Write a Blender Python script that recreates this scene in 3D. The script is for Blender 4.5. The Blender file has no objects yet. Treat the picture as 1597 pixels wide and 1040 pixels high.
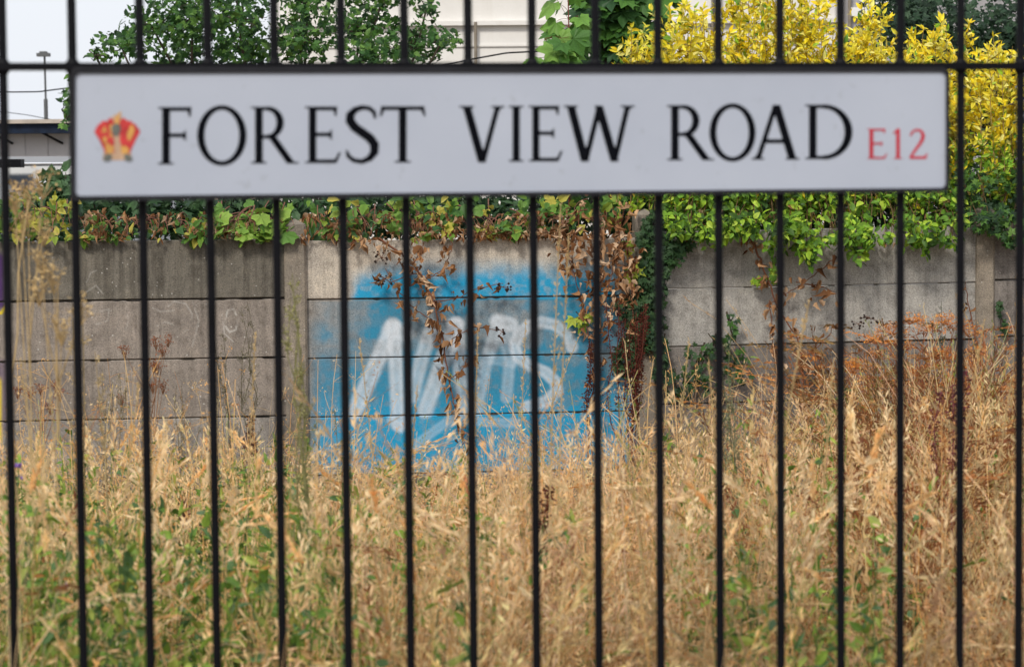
import bpy, math, random
import numpy as np
from mathutils import Matrix, Vector

rng = np.random.default_rng(7)
random.seed(7)
S = bpy.context.scene
COL = S.collection

# ------------------------------------------------------------------ camera
F = 4000.0                                  # focal length in photo pixels (1597 wide): a 90 mm lens
EYE = np.array([0.0, 0.0, 1.6])
PITCH = math.radians(3.5); ROLL = math.radians(-0.48)
RC = Matrix.Rotation(math.pi / 2 - PITCH, 3, 'X') @ Matrix.Rotation(ROLL, 3, 'Z')
cam_d = bpy.data.cameras.new('camera'); cam = bpy.data.objects.new('camera', cam_d); COL.objects.link(cam)
cam.matrix_world = Matrix.Translation(Vector(EYE)) @ RC.to_4x4()
cam_d.sensor_width = 36.0; cam_d.lens = 36.0 * F / 1597.0
cam_d.clip_start = 0.05; cam_d.clip_end = 3000
cam_d.dof.use_dof = True; cam_d.dof.focus_distance = 13.3; cam_d.dof.aperture_fstop = 8.0
cam_d.dof.aperture_blades = 9
S.camera = cam
# ------------------------------------------------------------------ world, sun, exposure
SUN_EL, SUN_AZ = 42.0, 200.0                # azimuth clockwise from +Y
w = bpy.data.worlds.new('World'); S.world = w; w.use_nodes = True
nt = w.node_tree; nt.nodes.clear()
sky = nt.nodes.new('ShaderNodeTexSky'); sky.sky_type = 'NISHITA'; sky.sun_disc = False
sky.sun_elevation = math.radians(SUN_EL); sky.sun_rotation = math.radians(SUN_AZ)
sky.dust_density = 4.0; sky.air_density = 1.0
tc = nt.nodes.new('ShaderNodeTexCoord'); nz = nt.nodes.new('ShaderNodeTexNoise')
nz.inputs['Scale'].default_value = 1.6; nz.inputs['Detail'].default_value = 4
cr = nt.nodes.new('ShaderNodeValToRGB')
cr.color_ramp.elements[0].color = (8.2, 8.7, 9.6, 1); cr.color_ramp.elements[0].position = .3
cr.color_ramp.elements[1].color = (9.6, 9.8, 10.2, 1); cr.color_ramp.elements[1].position = .7
mx = nt.nodes.new('ShaderNodeMix'); mx.data_type = 'RGBA'; mx.inputs[0].default_value = 0.88
bg = nt.nodes.new('ShaderNodeBackground'); bg.inputs['Strength'].default_value = 0.0635
out = nt.nodes.new('ShaderNodeOutputWorld')
L = nt.links.new
L(tc.outputs['Generated'], nz.inputs['Vector']); L(nz.outputs['Fac'], cr.inputs['Fac'])
L(sky.outputs[0], mx.inputs[6]); L(cr.outputs[0], mx.inputs[7]); L(mx.outputs[2], bg.inputs['Color'])
L(bg.outputs[0], out.inputs['Surface'])
sd = bpy.data.lights.new('sun', 'SUN'); sd.energy = 1.5; sd.angle = math.radians(11); sd.color = (1, .94, .84)
sun = bpy.data.objects.new('sun', sd); COL.objects.link(sun)
az = math.radians(SUN_AZ); el = math.radians(SUN_EL)
sv = Vector((math.sin(az) * math.cos(el), math.cos(az) * math.cos(el), math.sin(el)))
sun.rotation_euler = sv.to_track_quat('Z', 'Y').to_euler(); sun.location = (0, 0, 30)
S.view_settings.view_transform = 'Standard'; S.view_settings.look = 'None'
S.view_settings.gamma = 1; S.view_settings.use_curve_mapping = False; S.view_settings.exposure = 0.76

# ------------------------------------------------------------------ geometry helpers
RCn = np.array(RC)
def ray(px, py):
    d = np.array([(px - 798.5) / F, -(py - 520.0) / F, -1.0]); return RCn @ d
def proj(P):
    q = (np.asarray(P) - EYE) @ RCn
    return 798.5 + F * q[..., 0] / -q[..., 2], 520.0 - F * q[..., 1] / -q[..., 2]
class Plane:                                # an upright plane across the view
    def __init__(s, dist, theta):
        s.t = np.array([math.cos(theta), math.sin(theta), 0.0]); s.n = np.array([math.sin(theta), -math.cos(theta), 0.0])
        s.p = np.array([0.0, dist, 0.0])
    def at(s, px, py, off=0.0):             # off > 0: towards the camera
        d = ray(px, py); p0 = s.p + s.n * off
        k = np.dot(p0 - EYE, s.n) / np.dot(d, s.n); return EYE + d * k
FENCE = Plane(4.0, math.radians(10.2))
WALL = Plane(13.2, math.radians(8.5))
def flat(dist): return Plane(dist, 0.0)

def tag(o, label=None, cat=None, group=None, kind=None):
    if label: o['label'] = label
    if cat: o['category'] = cat
    if group: o['group'] = group
    if kind: o['kind'] = kind
    return o
def empty(name, loc, label=None, cat=None, group=None):
    o = bpy.data.objects.new(name, None); COL.objects.link(o); o.location = Vector(loc); o.empty_display_size = .1
    return tag(o, label, cat, group)
def link(name, me, parent=None, M=None, kind=None):
    o = bpy.data.objects.new(name, me); COL.objects.link(o)
    if parent is not None:
        o.parent = parent; o.matrix_parent_inverse = Matrix.Identity(4)
        base = Matrix.Translation(-parent_world(parent))
        o.matrix_local = base @ (M if M is not None else Matrix.Identity(4))
    elif M is not None: o.matrix_world = M
    if kind: o['kind'] = kind
    return o
def parent_world(o):
    v = Vector((0, 0, 0))
    while o is not None: v = v + o.location; o = o.parent
    return v

class Geo:
    def __init__(s): s.V = []; s.T = []; s.C = []; s.n = 0
    def add(s, V, T, c=(1, 1, 1)):
        V = np.asarray(V, float).reshape(-1, 3); T = np.asarray(T, int).reshape(-1, 3)
        C = np.asarray(c, float)
        if C.ndim == 1: C = np.tile(C, (len(V), 1))
        s.V.append(V); s.T.append(T + s.n); s.C.append(C); s.n += len(V)
    def quads(s, V, Q, c=(1, 1, 1)):
        Q = np.asarray(Q, int).reshape(-1, 4)
        s.add(V, np.concatenate([Q[:, [0, 1, 2]], Q[:, [0, 2, 3]]]), c)
    def inst(s, tmpl, P, R, cols):          # many copies of one template
        V, T = tmpl; k = len(P); n = len(V)
        W = np.einsum('kij,nj->kni', R, V) + P[:, None, :]
        TT = T[None] + (np.arange(k) * n)[:, None, None]
        s.add(W.reshape(-1, 3), TT.reshape(-1, 3), np.repeat(cols, n, axis=0))
    def box(s, lo, hi, c=(1, 1, 1), M=None):
        x0, y0, z0 = lo; x1, y1, z1 = hi
        V = np.array([[x0,y0,z0],[x1,y0,z0],[x1,y1,z0],[x0,y1,z0],[x0,y0,z1],[x1,y0,z1],[x1,y1,z1],[x0,y1,z1]], float)
        if M is not None: V = V @ M[:3, :3].T + M[:3, 3]
        s.quads(V, [[0,3,2,1],[4,5,6,7],[0,1,5,4],[1,2,6,5],[2,3,7,6],[3,0,4,7]], c)
    def tube(s, pts, r, c=(1, 1, 1), sides=6, caps=True):
        pts = np.asarray(pts, float); n = len(pts); r = np.broadcast_to(np.asarray(r, float), (n,))
        d = np.gradient(pts, axis=0); d /= np.linalg.norm(d, axis=1)[:, None] + 1e-12
        ref = np.array([0.31, 0.9, 0.1]) if abs(d[:, 2]).mean() > .5 else np.array([0, 0.1, 1.0])
        a = np.cross(d, ref); a /= np.linalg.norm(a, axis=1)[:, None] + 1e-12; b = np.cross(d, a)
        t = np.arange(sides) * 2 * math.pi / sides
        V = pts[:, None] + r[:, None, None] * (a[:, None] * np.cos(t)[None, :, None] + b[:, None] * np.sin(t)[None, :, None])
        V = V.reshape(-1, 3); Q = []
        for i in range(n - 1):
            for j in range(sides):
                k = (j + 1) % sides; Q.append([i*sides+j, i*sides+k, (i+1)*sides+k, (i+1)*sides+j])
        s.quads(V, Q, c)
        if caps:
            for e in (0, n - 1):
                s.add(np.vstack([V[e*sides:(e+1)*sides], pts[e]]), [[j, (j+1) % sides, sides] for j in range(sides)], c)
    def ball(s, p, r, c=(1, 1, 1)):
        p = np.asarray(p); V = np.array([[1,0,0],[-1,0,0],[0,1,0],[0,-1,0],[0,0,1],[0,0,-1],
             [.71,.71,0],[-.71,.71,0],[-.71,-.71,0],[.71,-.71,0]]) * r + p
        ring = [0, 6, 2, 7, 1, 8, 3, 9]
        s.add(V, [[ring[i], ring[(i+1) % 8], 4] for i in range(8)] + [[ring[(i+1) % 8], ring[i], 5] for i in range(8)], c)
    def mesh(s, name, mat, smooth=False):
        V = np.concatenate(s.V); T = np.concatenate(s.T); C = np.concatenate(s.C)
        me = bpy.data.meshes.new(name)
        me.vertices.add(len(V)); me.vertices.foreach_set('co', V.astype(np.float32).ravel())
        me.loops.add(len(T) * 3); me.loops.foreach_set('vertex_index', T.astype(np.int32).ravel())
        me.polygons.add(len(T)); me.polygons.foreach_set('loop_start', np.arange(0, len(T)*3, 3, dtype=np.int32))
        me.polygons.foreach_set('use_smooth', np.full(len(T), smooth))
        me.update(calc_edges=True); me.validate()
        a = me.color_attributes.new('Col', 'FLOAT_COLOR', 'POINT')
        if len(me.vertices) == len(C):
            cc = np.ones((len(C), 4), np.float32); cc[:, :C.shape[1]] = C; a.data.foreach_set('color', cc.ravel())
        me.materials.append(mat); return me
    def build(s, name, mat, parent=None, smooth=False, kind=None):
        return link(name, s.mesh(name, mat, smooth), parent, None, kind)

# ------------------------------------------------------------------ materials
def mat(name):
    m = bpy.data.materials.new(name); m.use_nodes = True; nt = m.node_tree
    b = nt.nodes['Principled BSDF']; return m, nt, b
def noise(nt, scale, detail=4, vec=None, rough=.55, kind='Object'):
    n = nt.nodes.new('ShaderNodeTexNoise'); n.inputs['Scale'].default_value = scale
    n.inputs['Detail'].default_value = detail; n.inputs['Roughness'].default_value = rough
    if vec is None:
        t = nt.nodes.new('ShaderNodeTexCoord'); vec = t.outputs[kind]
    nt.links.new(vec, n.inputs['Vector']); return n.outputs['Fac']
def ramp(nt, fac, stops):
    r = nt.nodes.new('ShaderNodeValToRGB'); e = r.color_ramp.elements
    while len(e) < len(stops): e.new(.5)
    for i, (p, c) in enumerate(stops):
        e[i].position = p; e[i].color = (*c, 1) if len(c) == 3 else c
    nt.links.new(fac, r.inputs['Fac']); return r.outputs['Color']
def mixc(nt, f, a, b, mode='MIX'):
    m = nt.nodes.new('ShaderNodeMix'); m.data_type = 'RGBA'; m.blend_type = mode
    for sock, v in ((m.inputs[0], f), (m.inputs[6], a), (m.inputs[7], b)):
        if hasattr(v, 'is_output'): nt.links.new(v, sock)
        else: sock.default_value = v if not isinstance(v, tuple) else ((*v, 1) if len(v) == 3 else v)
    return m.outputs[2]
def bump(nt, b, h, strength=.3, dist=.01):
    n = nt.nodes.new('ShaderNodeBump'); n.inputs['Strength'].default_value = strength
    n.inputs['Distance'].default_value = dist; nt.links.new(h, n.inputs['Height']); nt.links.new(n.outputs[0], b.inputs['Normal'])
def simple(name, col, rough=.6, metal=0, var=.25, scale=8, bmp=0, spec=.5):
    m, nt, b = mat(name); f = noise(nt, scale)
    c0 = tuple(x * (1 - var) for x in col); c1 = tuple(min(1, x * (1 + var)) for x in col)
    nt.links.new(ramp(nt, f, [(.3, c0), (.7, c1)]), b.inputs['Base Color'])
    b.inputs['Roughness'].default_value = rough; b.inputs['Metallic'].default_value = metal
    b.inputs['Specular IOR Level'].default_value = spec
    if bmp: bump(nt, b, noise(nt, scale * 12), bmp, .004)
    return m
def leafmat(name, transl=.35, rough=.5, var=.3, spec=.4, scale=40):
    m, nt, b = mat(name)
    a = nt.nodes.new('ShaderNodeVertexColor'); a.layer_name = 'Col'
    f = noise(nt, scale, 3)
    v = ramp(nt, f, [(.3, (1 - var,) * 3), (.7, (1 + var * .6,) * 3)])
    c = mixc(nt, 1.0, a.outputs['Color'], v, 'MULTIPLY')
    nt.links.new(c, b.inputs['Base Color']); b.inputs['Roughness'].default_value = rough
    b.inputs['Specular IOR Level'].default_value = spec
    if transl > 0:
        t = nt.nodes.new('ShaderNodeBsdfTranslucent'); nt.links.new(c, t.inputs['Color'])
        ms = nt.nodes.new('ShaderNodeMixShader'); ms.inputs[0].default_value = transl
        o = nt.nodes['Material Output']
        nt.links.new(b.outputs[0], ms.inputs[1]); nt.links.new(t.outputs[0], ms.inputs[2]); nt.links.new(ms.outputs[0], o.inputs['Surface'])
    return m
M_LEAF = leafmat('green leaf', .26, .5, .35, .22)
M_DRYLEAF = leafmat('withered leaf', .2, .75, .35, .15, 60)
M_GRASS = leafmat('dry straw', .35, .7, .25, .2, 25)
M_STEM = leafmat('plant stem', 0, .8, .3, .2, 60)
M_BLACK = simple('black painted steel', (.004, .004, .006), .5, 0, .25, 30, .05, .12)
M_EDGE = simple('grey metal channel', (.016, .016, .02), .5, .1, .3, 25, 0, .2)

# ------------------------------------------------------------------ the setting
m_soil, nt_, b_ = mat('dry soil')
f_ = noise(nt_, 3, 8)
nt_.links.new(ramp(nt_, f_, [(.3, (.09, .065, .04)), (.55, (.2, .15, .09)), (.75, (.12, .12, .05))]), b_.inputs['Base Color'])
b_.inputs['Roughness'].default_value = .95; bump(nt_, b_, noise(nt_, 60, 6), .6, .02)
def ground_z(y): return -0.30 * min(1, max(0, (y - 4.5) / 7.0)) + (0.45 * min(1, max(0, (y - 14.2) / 2.5)) if y > 14.2 else 0)
g = Geo(); ys = [-300, -20, 0, 2, 3.5, 4.5, 5.5, 7, 8.5, 10, 11.5, 12.5, 13.6, 14.2, 15, 16, 17, 22, 40, 100, 400, 1500]
xs = [-1500, -300, -60, -20, -8, -5, -3, -1.5, 0, 1.5, 3, 5, 8, 20, 60, 300, 1500]
V = [[x, y, ground_z(y) + .015 * math.sin(x * 5 + y * 3)] for y in ys for x in xs]; nx = len(xs)
g.quads(V, [[j*nx+i, j*nx+i+1, (j+1)*nx+i+1, (j+1)*nx+i] for j in range(len(ys)-1) for i in range(nx-1)])
tag(g.build('ground', m_soil, None, True), 'dry earth under the grass', None, None, 'structure')

# ------------------------------------------------------------------ concrete panel wall
def capsule(x, y, x0, y0, x1, y1):
    dx, dy = x1 - x0, y1 - y0; t = np.clip(((x-x0)*dx + (y-y0)*dy) / (dx*dx + dy*dy + 1e-9), 0, 1)
    return np.hypot(x - x0 - t*dx, y - y0 - t*dy)
def sm(v, a, b): t = np.clip((v - a) / (b - a), 0, 1); return t*t*(3 - 2*t)
lat = rng.random((64, 64))
def vnoise(x, y):
    xi = np.floor(x).astype(int); yi = np.floor(y).astype(int); fx = x - xi; fy = y - yi
    fx = fx*fx*(3-2*fx); fy = fy*fy*(3-2*fy)
    g_ = lambda a, b: lat[a % 64, b % 64]
    return (g_(xi, yi)*(1-fx) + g_(xi+1, yi)*fx)*(1-fy) + (g_(xi, yi+1)*(1-fx) + g_(xi+1, yi+1)*fx)*fy
def fbm(x, y): return (vnoise(x, y) + .5*vnoise(2*x+7, 2*y+3) + .25*vnoise(4*x+1, 4*y+9)) / 1.75
WHITE_STROKES = [
    ([(553, 642), (583, 575), (613, 508)], 12, .62), ([(613, 508), (617, 560), (622, 662)], 11, .62), ([(610, 515), (630, 520)], 14, .4),
    ([(643, 618), (657, 560), (674, 509)], 11, .5), ([(663, 640), (686, 575), (711, 506)], 12, .62), ([(711, 506), (716, 560), (724, 640)], 11, .5),
    ([(742, 640), (757, 570), (777, 503)], 10, .4), ([(775, 500), (797, 506)], 11, .6), ([(785, 515), (795, 560), (790, 620)], 9, .3), ([(765, 560), (800, 566)], 8, .22),
    ([(892, 541), (886, 521), (866, 507), (845, 502), (824, 508), (808, 522), (802, 540), (808, 557), (828, 571), (852, 581), (866, 595), (869, 609), (852, 626), (822, 634)], 9, .6),
    ([(640, 700), (700, 655), (800, 660)], 7, .3), ([(610, 655), (625, 668), (640, 655)], 7, .35)]
CHALK = [([(262, 478), (272, 470), (290, 474), (300, 490), (296, 512), (284, 520)], 1.6, .35), ([(300, 470), (310, 500), (300, 540)], 1.6, .3),
    ([(350, 505), (355, 484), (364, 482), (371, 498), (368, 514), (358, 518), (351, 508)], 1.8, .6), ([(346, 490), (350, 520), (364, 533)], 1.4, .4),
    ([(238, 480), (250, 486), (272, 484)], 1.6, .3), ([(245, 508), (258, 502), (270, 506)], 1.6, .3), ([(155, 486), (170, 482), (168, 500), (150, 506)], 1.6, .3),
    ([(196, 478), (200, 500), (196, 515)], 1.5, .3), ([(135, 440), (142, 425), (150, 422)], 1.4, .35), ([(135, 455), (150, 445), (160, 458)], 1.4, .3)]
def paint(P):
    x, y = proj(P); n1 = fbm(x / 30, y / 30); n2 = fbm(x / 9, y / 9 + 20); n3 = fbm(x / 55 + 5, y / 40)
    col = np.zeros((len(x), 4))
    # sprayed blue ground
    top = 421 + 20 * sm(620 - x, 0, 90) + 10 * (n1 - .5)
    a = sm(y, top - 24, top + 22) * sm(x, 478 + 62 * (y < 470), 560 + 30 * (n1 - .5)) * (1 - sm(x, 945, 985 + 26 * sm(y, 480, 640)))
    a2 = sm(y, 480, 530) * sm(x, 474, 505) * (1 - sm(x, 960, 1030))
    a = np.maximum(a, a2 * .85)
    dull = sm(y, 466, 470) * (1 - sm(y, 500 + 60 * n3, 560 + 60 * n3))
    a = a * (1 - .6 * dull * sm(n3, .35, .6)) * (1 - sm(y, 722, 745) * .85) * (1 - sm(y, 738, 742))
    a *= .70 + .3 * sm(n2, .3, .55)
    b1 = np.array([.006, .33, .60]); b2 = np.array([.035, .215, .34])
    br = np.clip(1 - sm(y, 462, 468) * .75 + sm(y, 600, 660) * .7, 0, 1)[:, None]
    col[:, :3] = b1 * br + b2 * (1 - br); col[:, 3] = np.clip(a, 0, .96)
    for pts, r, al in WHITE_STROKES:
        d = np.min([capsule(x, y, *pts[i], *pts[i+1]) for i in range(len(pts)-1)], axis=0)
        k = (1 - sm(d, r * .6, r * 1.4)) * al * .98 * (.72 + .5 * n2) * (.85 + .25 * sm(d, 0, r * .6))
        k = np.clip(k, 0, 1)[:, None]; A0 = col[:, 3:4]
        An = k + A0 * (1 - k)
        col[:, :3] = (np.array([.70, .76, .83]) * k + col[:, :3] * A0 * (1 - k)) / np.maximum(An, 1e-4); col[:, 3:4] = An
    for pts, r, al in CHALK:
        d = np.min([capsule(x, y, *pts[i], *pts[i+1]) for i in range(len(pts)-1)], axis=0)
        k = ((1 - sm(d, r * .3, r * 1.4)) * al * sm(n2, .2, .6))[:, None]; A0 = col[:, 3:4]; An = k + A0 * (1 - k)
        col[:, :3] = (np.array([.6, .58, .54]) * k + col[:, :3] * A0 * (1 - k)) / np.maximum(An, 1e-4); col[:, 3:4] = An
    for (xr, ya, yb, c, al) in ((8, 395, 482, (.07, .025, .13), .9), (12, 560, 670, (.1, .05, .17), .4), (3, 590, 690, (.75, .6, .02), .95)):
        k = (1 - sm(x, xr - 5, xr + 3)) * sm(y, ya - 6, ya + 8) * (1 - sm(y, yb - 6, yb + 6)) * al
        k = k[:, None]; A0 = col[:, 3:4]; An = k + A0 * (1 - k)
        col[:, :3] = (np.array(c) * k + col[:, :3] * A0 * (1 - k)) / np.maximum(An, 1e-4); col[:, 3:4] = An
    d = np.minimum(capsule(x, y, -60, 488, 2, 488), capsule(x, y, 2, 488, 10, 478)); k = ((1 - sm(d, 2, 4)) * .9)[:, None]
    col[:, :3] = np.array((.8, .62, .02)) * k + col[:, :3] * (1 - k); col[:, 3:4] = np.maximum(col[:, 3:4], k)
    return col
def concrete(name, base, streak=.5, warm=(0, 0, 0), spots=.5):
    m, nt, b = mat(name); base = np.array(base)
    g_ = nt.nodes.new('ShaderNodeNewGeometry'); pos = g_.outputs['Position']
    big = noise(nt, 2.2, 5, pos); med = noise(nt, 14, 6, pos, .65); fine = noise(nt, 170, 3, pos, .7)
    mp = nt.nodes.new('ShaderNodeMapping'); mp.inputs['Scale'].default_value = (34, 34, 2.2); nt.links.new(pos, mp.inputs['Vector'])
    st = noise(nt, 1.0, 4, mp.outputs[0], .6)
    c = ramp(nt, big, [(.3, tuple(base * .78)), (.5, tuple(base)), (.72, tuple(base * 1.2 + np.array(warm)))])
    c = mixc(nt, .8, c, ramp(nt, med, [(.30, (.58, .56, .54)), (.48, (1, 1, 1)), (.72, (1.25, 1.22, 1.18))]), 'MULTIPLY')
    c = mixc(nt, streak, c, ramp(nt, st, [(.35, (.55, .54, .53)), (.55, (1, 1, 1))]), 'MULTIPLY')
    c = mixc(nt, .8, c, ramp(nt, fine, [(.32, (.48, .48, .48)), (.5, (1, 1, 1)), (.70, (1.45, 1.44, 1.42))]), 'MULTIPLY')
    vo = nt.nodes.new('ShaderNodeTexVoronoi'); vo.inputs['Scale'].default_value = 28; nt.links.new(pos, vo.inputs['Vector'])
    vc = nt.nodes.new('ShaderNodeTexNoise'); vc.inputs['Scale'].default_value = 5; nt.links.new(pos, vc.inputs['Vector'])
    dots = ramp(nt, vo.outputs['Distance'], [(.06, (1, 1, 1)), (.13, (0, 0, 0))])
    sel = ramp(nt, vc.outputs['Fac'], [(.46, (0, 0, 0)), (.56, (spots,) * 3)])
    dd = nt.nodes.new('ShaderNodeMix'); dd.data_type = 'RGBA'; dd.blend_type = 'MULTIPLY'; dd.inputs[0].default_value = 1
    nt.links.new(dots, dd.inputs[6]); nt.links.new(sel, dd.inputs[7])
    c = mixc(nt, dd.outputs[2], c, (.62, .6, .56))
    vd = nt.nodes.new('ShaderNodeTexVoronoi'); vd.inputs['Scale'].default_value = 60; nt.links.new(pos, vd.inputs['Vector'])
    dk = ramp(nt, vd.outputs['Distance'], [(.07, (.7, .7, .7)), (.14, (0, 0, 0))])
    c = mixc(nt, dk, c, tuple(base * .35))
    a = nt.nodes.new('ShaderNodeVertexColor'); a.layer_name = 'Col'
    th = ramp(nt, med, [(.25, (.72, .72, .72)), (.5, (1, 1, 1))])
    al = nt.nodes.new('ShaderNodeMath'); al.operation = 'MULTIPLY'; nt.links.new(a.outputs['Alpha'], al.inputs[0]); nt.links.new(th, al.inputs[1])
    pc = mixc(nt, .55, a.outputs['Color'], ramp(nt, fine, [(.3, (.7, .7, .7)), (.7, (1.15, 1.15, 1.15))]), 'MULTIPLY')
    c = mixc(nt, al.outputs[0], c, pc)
    nt.links.new(c, b.inputs['Base Color']); b.inputs['Roughness'].default_value = .9; b.inputs['Specular IOR Level'].default_value = .2
    ad = nt.nodes.new('ShaderNodeMath'); ad.operation = 'ADD'; nt.links.new(fine, ad.inputs[0]); nt.links.new(med, ad.inputs[1])
    bump(nt, b, ad.outputs[0], .55, .006); return m
MC = {k: concrete('concrete ' + k, *v) for k, v in {
    'brown grey': ((.17, .155, .13), .8, (0, 0, 0), .7), 'mottled': ((.27, .235, .205), .5, (.02, .015, .01), .9),
    'pale buff': ((.45, .405, .35), .55, (.05, .04, .02), .3), 'plain grey': ((.29, .268, .245), .4, (0, 0, 0), .5),
    'mid grey': ((.36, .345, .32), .45, (.01, .01, .01), .4), 'dark grey': ((.20, .18, .165), .45, (0, 0, 0), .4),
    'post': ((.25, .218, .18), .3, (.02, .01, 0), .6)}.items()}
wall = empty('concrete_wall', WALL.at(798, 375) * [1, 1, 0] + [0, 0, -.3],
             'long grey concrete panel wall with slotted posts behind the dry grass, sprayed blue in its middle bay', 'wall')
def frame_panel(A, Bp, h, thick, name, material, dens, lap=0, yoff=0):
    """slab whose top edge runs A->Bp on the wall's front, height h"""
    A = np.array(A) + WALL.n * yoff; Bp = np.array(Bp) + WALL.n * yoff
    Ln = np.linalg.norm(Bp - A); nu = max(2, int(Ln / dens)) if dens else 2; nv = max(2, int(h / dens)) if dens else 2
    ch = .004
    us = np.concatenate([[0], np.linspace(ch / Ln, 1 - ch / Ln, nu), [1]]); vs = np.concatenate([[0], np.linspace(ch / h, 1 - ch / h, nv), [1]])
    U, W = np.meshgrid(us, vs); P = A + (Bp - A) * U[..., None] + np.array([0, 0, -h]) * W[..., None]
    edge = ((W == 0) | (W == 1)); P = P - WALL.n * (edge * ch)[..., None]
    chip = sm(fbm(P[..., 0] * 14 + 5, P[..., 2] * 14 + 60), .52, .72) * .006; P[..., 2] += np.where(W == 0, -chip, 0) + np.where(W == 1, chip * .4, 0)
    P2 = P.reshape(-1, 3); n = len(us); Q = [[j*n+i, (j+1)*n+i, (j+1)*n+i+1, j*n+i+1] for j in range(len(vs)-1) for i in range(n-1)]
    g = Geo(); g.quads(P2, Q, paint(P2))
    b0 = -WALL.n * thick
    K = np.array([P[0, 0], P[0, -1], P[-1, -1], P[-1, 0]]); K2 = np.vstack([K, [A + b0, Bp + b0, Bp + b0 + [0, 0, -h - lap], A + b0 + [0, 0, -h - lap]]])
    g.quads(K2, [[0, 1, 5, 4], [1, 2, 6, 5], [2, 3, 7, 6], [3, 0, 4, 7], [4, 5, 6, 7]], (0, 0, 0, 0))
    return g.build(name, material, wall, False)
def px_h(px, y, dy): return (WALL.at(px, y) - WALL.at(px, y + dy))[2]
bays = [  # x0, x1, top y at x0, top y at x1, material per panel
    (-640, -122, 388, 379, ['brown grey', 'mottled', 'plain grey', 'dark grey', 'dark grey'], 0),
    (-89, 446, 378.5, 373, ['brown grey', 'mottled', 'mottled', 'plain grey', 'dark grey'], .006),
    (474, 992, 376, 371, ['pale buff', 'plain grey', 'plain grey', 'plain grey', 'dark grey'], .005),
    (1024, 1526, 361.5, 352, ['mid grey', 'mid grey', 'dark grey', 'dark grey', 'dark grey'], 0),
    (1551, 2060, 349, 341, ['dark grey', 'dark grey', 'dark grey', 'dark grey', 'dark grey'], 0),
    (2088, 2600, 340, 331, ['dark grey', 'plain grey', 'dark grey', 'dark grey', 'dark grey'], 0)]
PH = .3005
for bi, (x0, x1, ya, yb, ms, dens) in enumerate(bays):
    A = WALL.at(x0, ya, -.03); B = WALL.at(x1, yb, -.03)
    for k in range(6):
        gap = .0024 if not (bi == 3 and k == 0) else .0012
        d = dens if k < 5 else 0
        o = frame_panel(A + [0, 0, -k * PH - (gap if k else 0)], B + [0, 0, -k * PH - (gap if k else 0)], PH - gap * 2, .045, 'panel',
                        MC[ms[min(k, 4)]], d, gap * (2 if k else 3) - .0003, rng.uniform(-.002, .003))
        if bi == 2 and k in (1, 2, 3): o['label'] = 'blue spray painted panel with white letters'
        elif bi == 2 and k == 0: o['label'] = 'pale buff top panel with a band of blue spray paint'
    if bi == 0: continue
for px, ty, wpx in ((-106, 346, 35), (460, 341, 34), (1008, 326, 34), (1538.5, 320, 30), (2074, 315, 30)):
    g = Geo(); c = WALL.at(px, ty); hw = wpx * 13.2 / F / 2; t = WALL.t; n = WALL.n; zt = c[2]
    c0 = WALL.at(px, ty, 0); zb = -.42
    def P_(u, v, z): return c0 * [1, 1, 0] + t * u + n * v + np.array([0, 0, z])
    ch = .012; prof = [(-hw, -.1), (-hw, -ch), (-hw + ch, 0), (hw - ch, 0), (hw, -ch), (hw, -.1)]
    V = [P_(u, v, zb) for u, v in prof] + [P_(u, v, zt - .03) for u, v in prof] + [P_(0, -.05, zt)]
    m_ = 6
    g.quads(V, [[i, (i+1) % m_, (i+1) % m_ + m_, i + m_] for i in range(m_)], (0, 0, 0, 0)); g.n -= 0
    g.add(V, [[i + m_, (i+1) % m_ + m_, 12] for i in range(m_)], (0, 0, 0, 0))
    g.build('post', MC['post'], wall)

# ------------------------------------------------------------------ railing fence
fence = empty('railing_fence', FENCE.at(798, 500) * [1, 1, 0], 'black round-bar steel railing fence running across the whole foreground', 'fence')
bars = [12.5, 120.5, 225.5, 330.5, 433.5, 537, 635, 734, 833, 931, 1028, 1121.5, 1217, 1311, 1404, 1497.5, 1590]
P0 = [FENCE.at(b, 500) for b in bars]
sL = (P0[4] - P0[0]) / 4; sR = (P0[-1] - P0[-5]) / 4
P0 = [P0[0] - sL * k for k in range(8, 0, -1)] + P0 + [P0[-1] + sR * k for k in range(1, 9)]
BR = .0068
zr = FENCE.at(798, 104)[2]
for i, p in enumerate(P0):
    p = p * [1, 1, 0]; g = Geo()
    g.tube([p + [0, 0, z] for z in (.06, .3, 1.0, 1.5, 2.05, 2.09)], [BR, BR, BR, BR, BR, BR * .5], sides=14)
    g.build('bar', M_BLACK, fence, True)
for z0 in (zr, .2):
    g = Geo(); a = P0[0] * [1, 1, 0] - FENCE.t * .15; b = P0[-1] * [1, 1, 0] + FENCE.t * .15
    n = FENCE.n; hh = .0056; dd = .014
    pts = [(-dd, -hh), (dd, -hh), (dd, hh), (-dd, hh)]
    V = [a + n * u + [0, 0, z0 + v] for u, v in pts] + [b + n * u + [0, 0, z0 + v] for u, v in pts]
    g.quads(V, [[0, 1, 5, 4], [1, 2, 6, 5], [2, 3, 7, 6], [3, 0, 4, 7], [3, 2, 1, 0], [4, 5, 6, 7]]); g.build('rail', M_BLACK, fence)
    for p in P0:                              # weld collars where each bar goes through the rail
        if z0 == zr:
            g = Geo(); q = p * [1, 1, 0] + [0, 0, z0]
            g.tube([q + [0, 0, -.011], q + [0, 0, -.006], q + [0, 0, .006], q + [0, 0, .011]], [BR + .0006, BR + .004, BR + .004, BR + .0006], sides=12)
            g.build('weld_collar', M_BLACK, fence, True)
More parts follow.
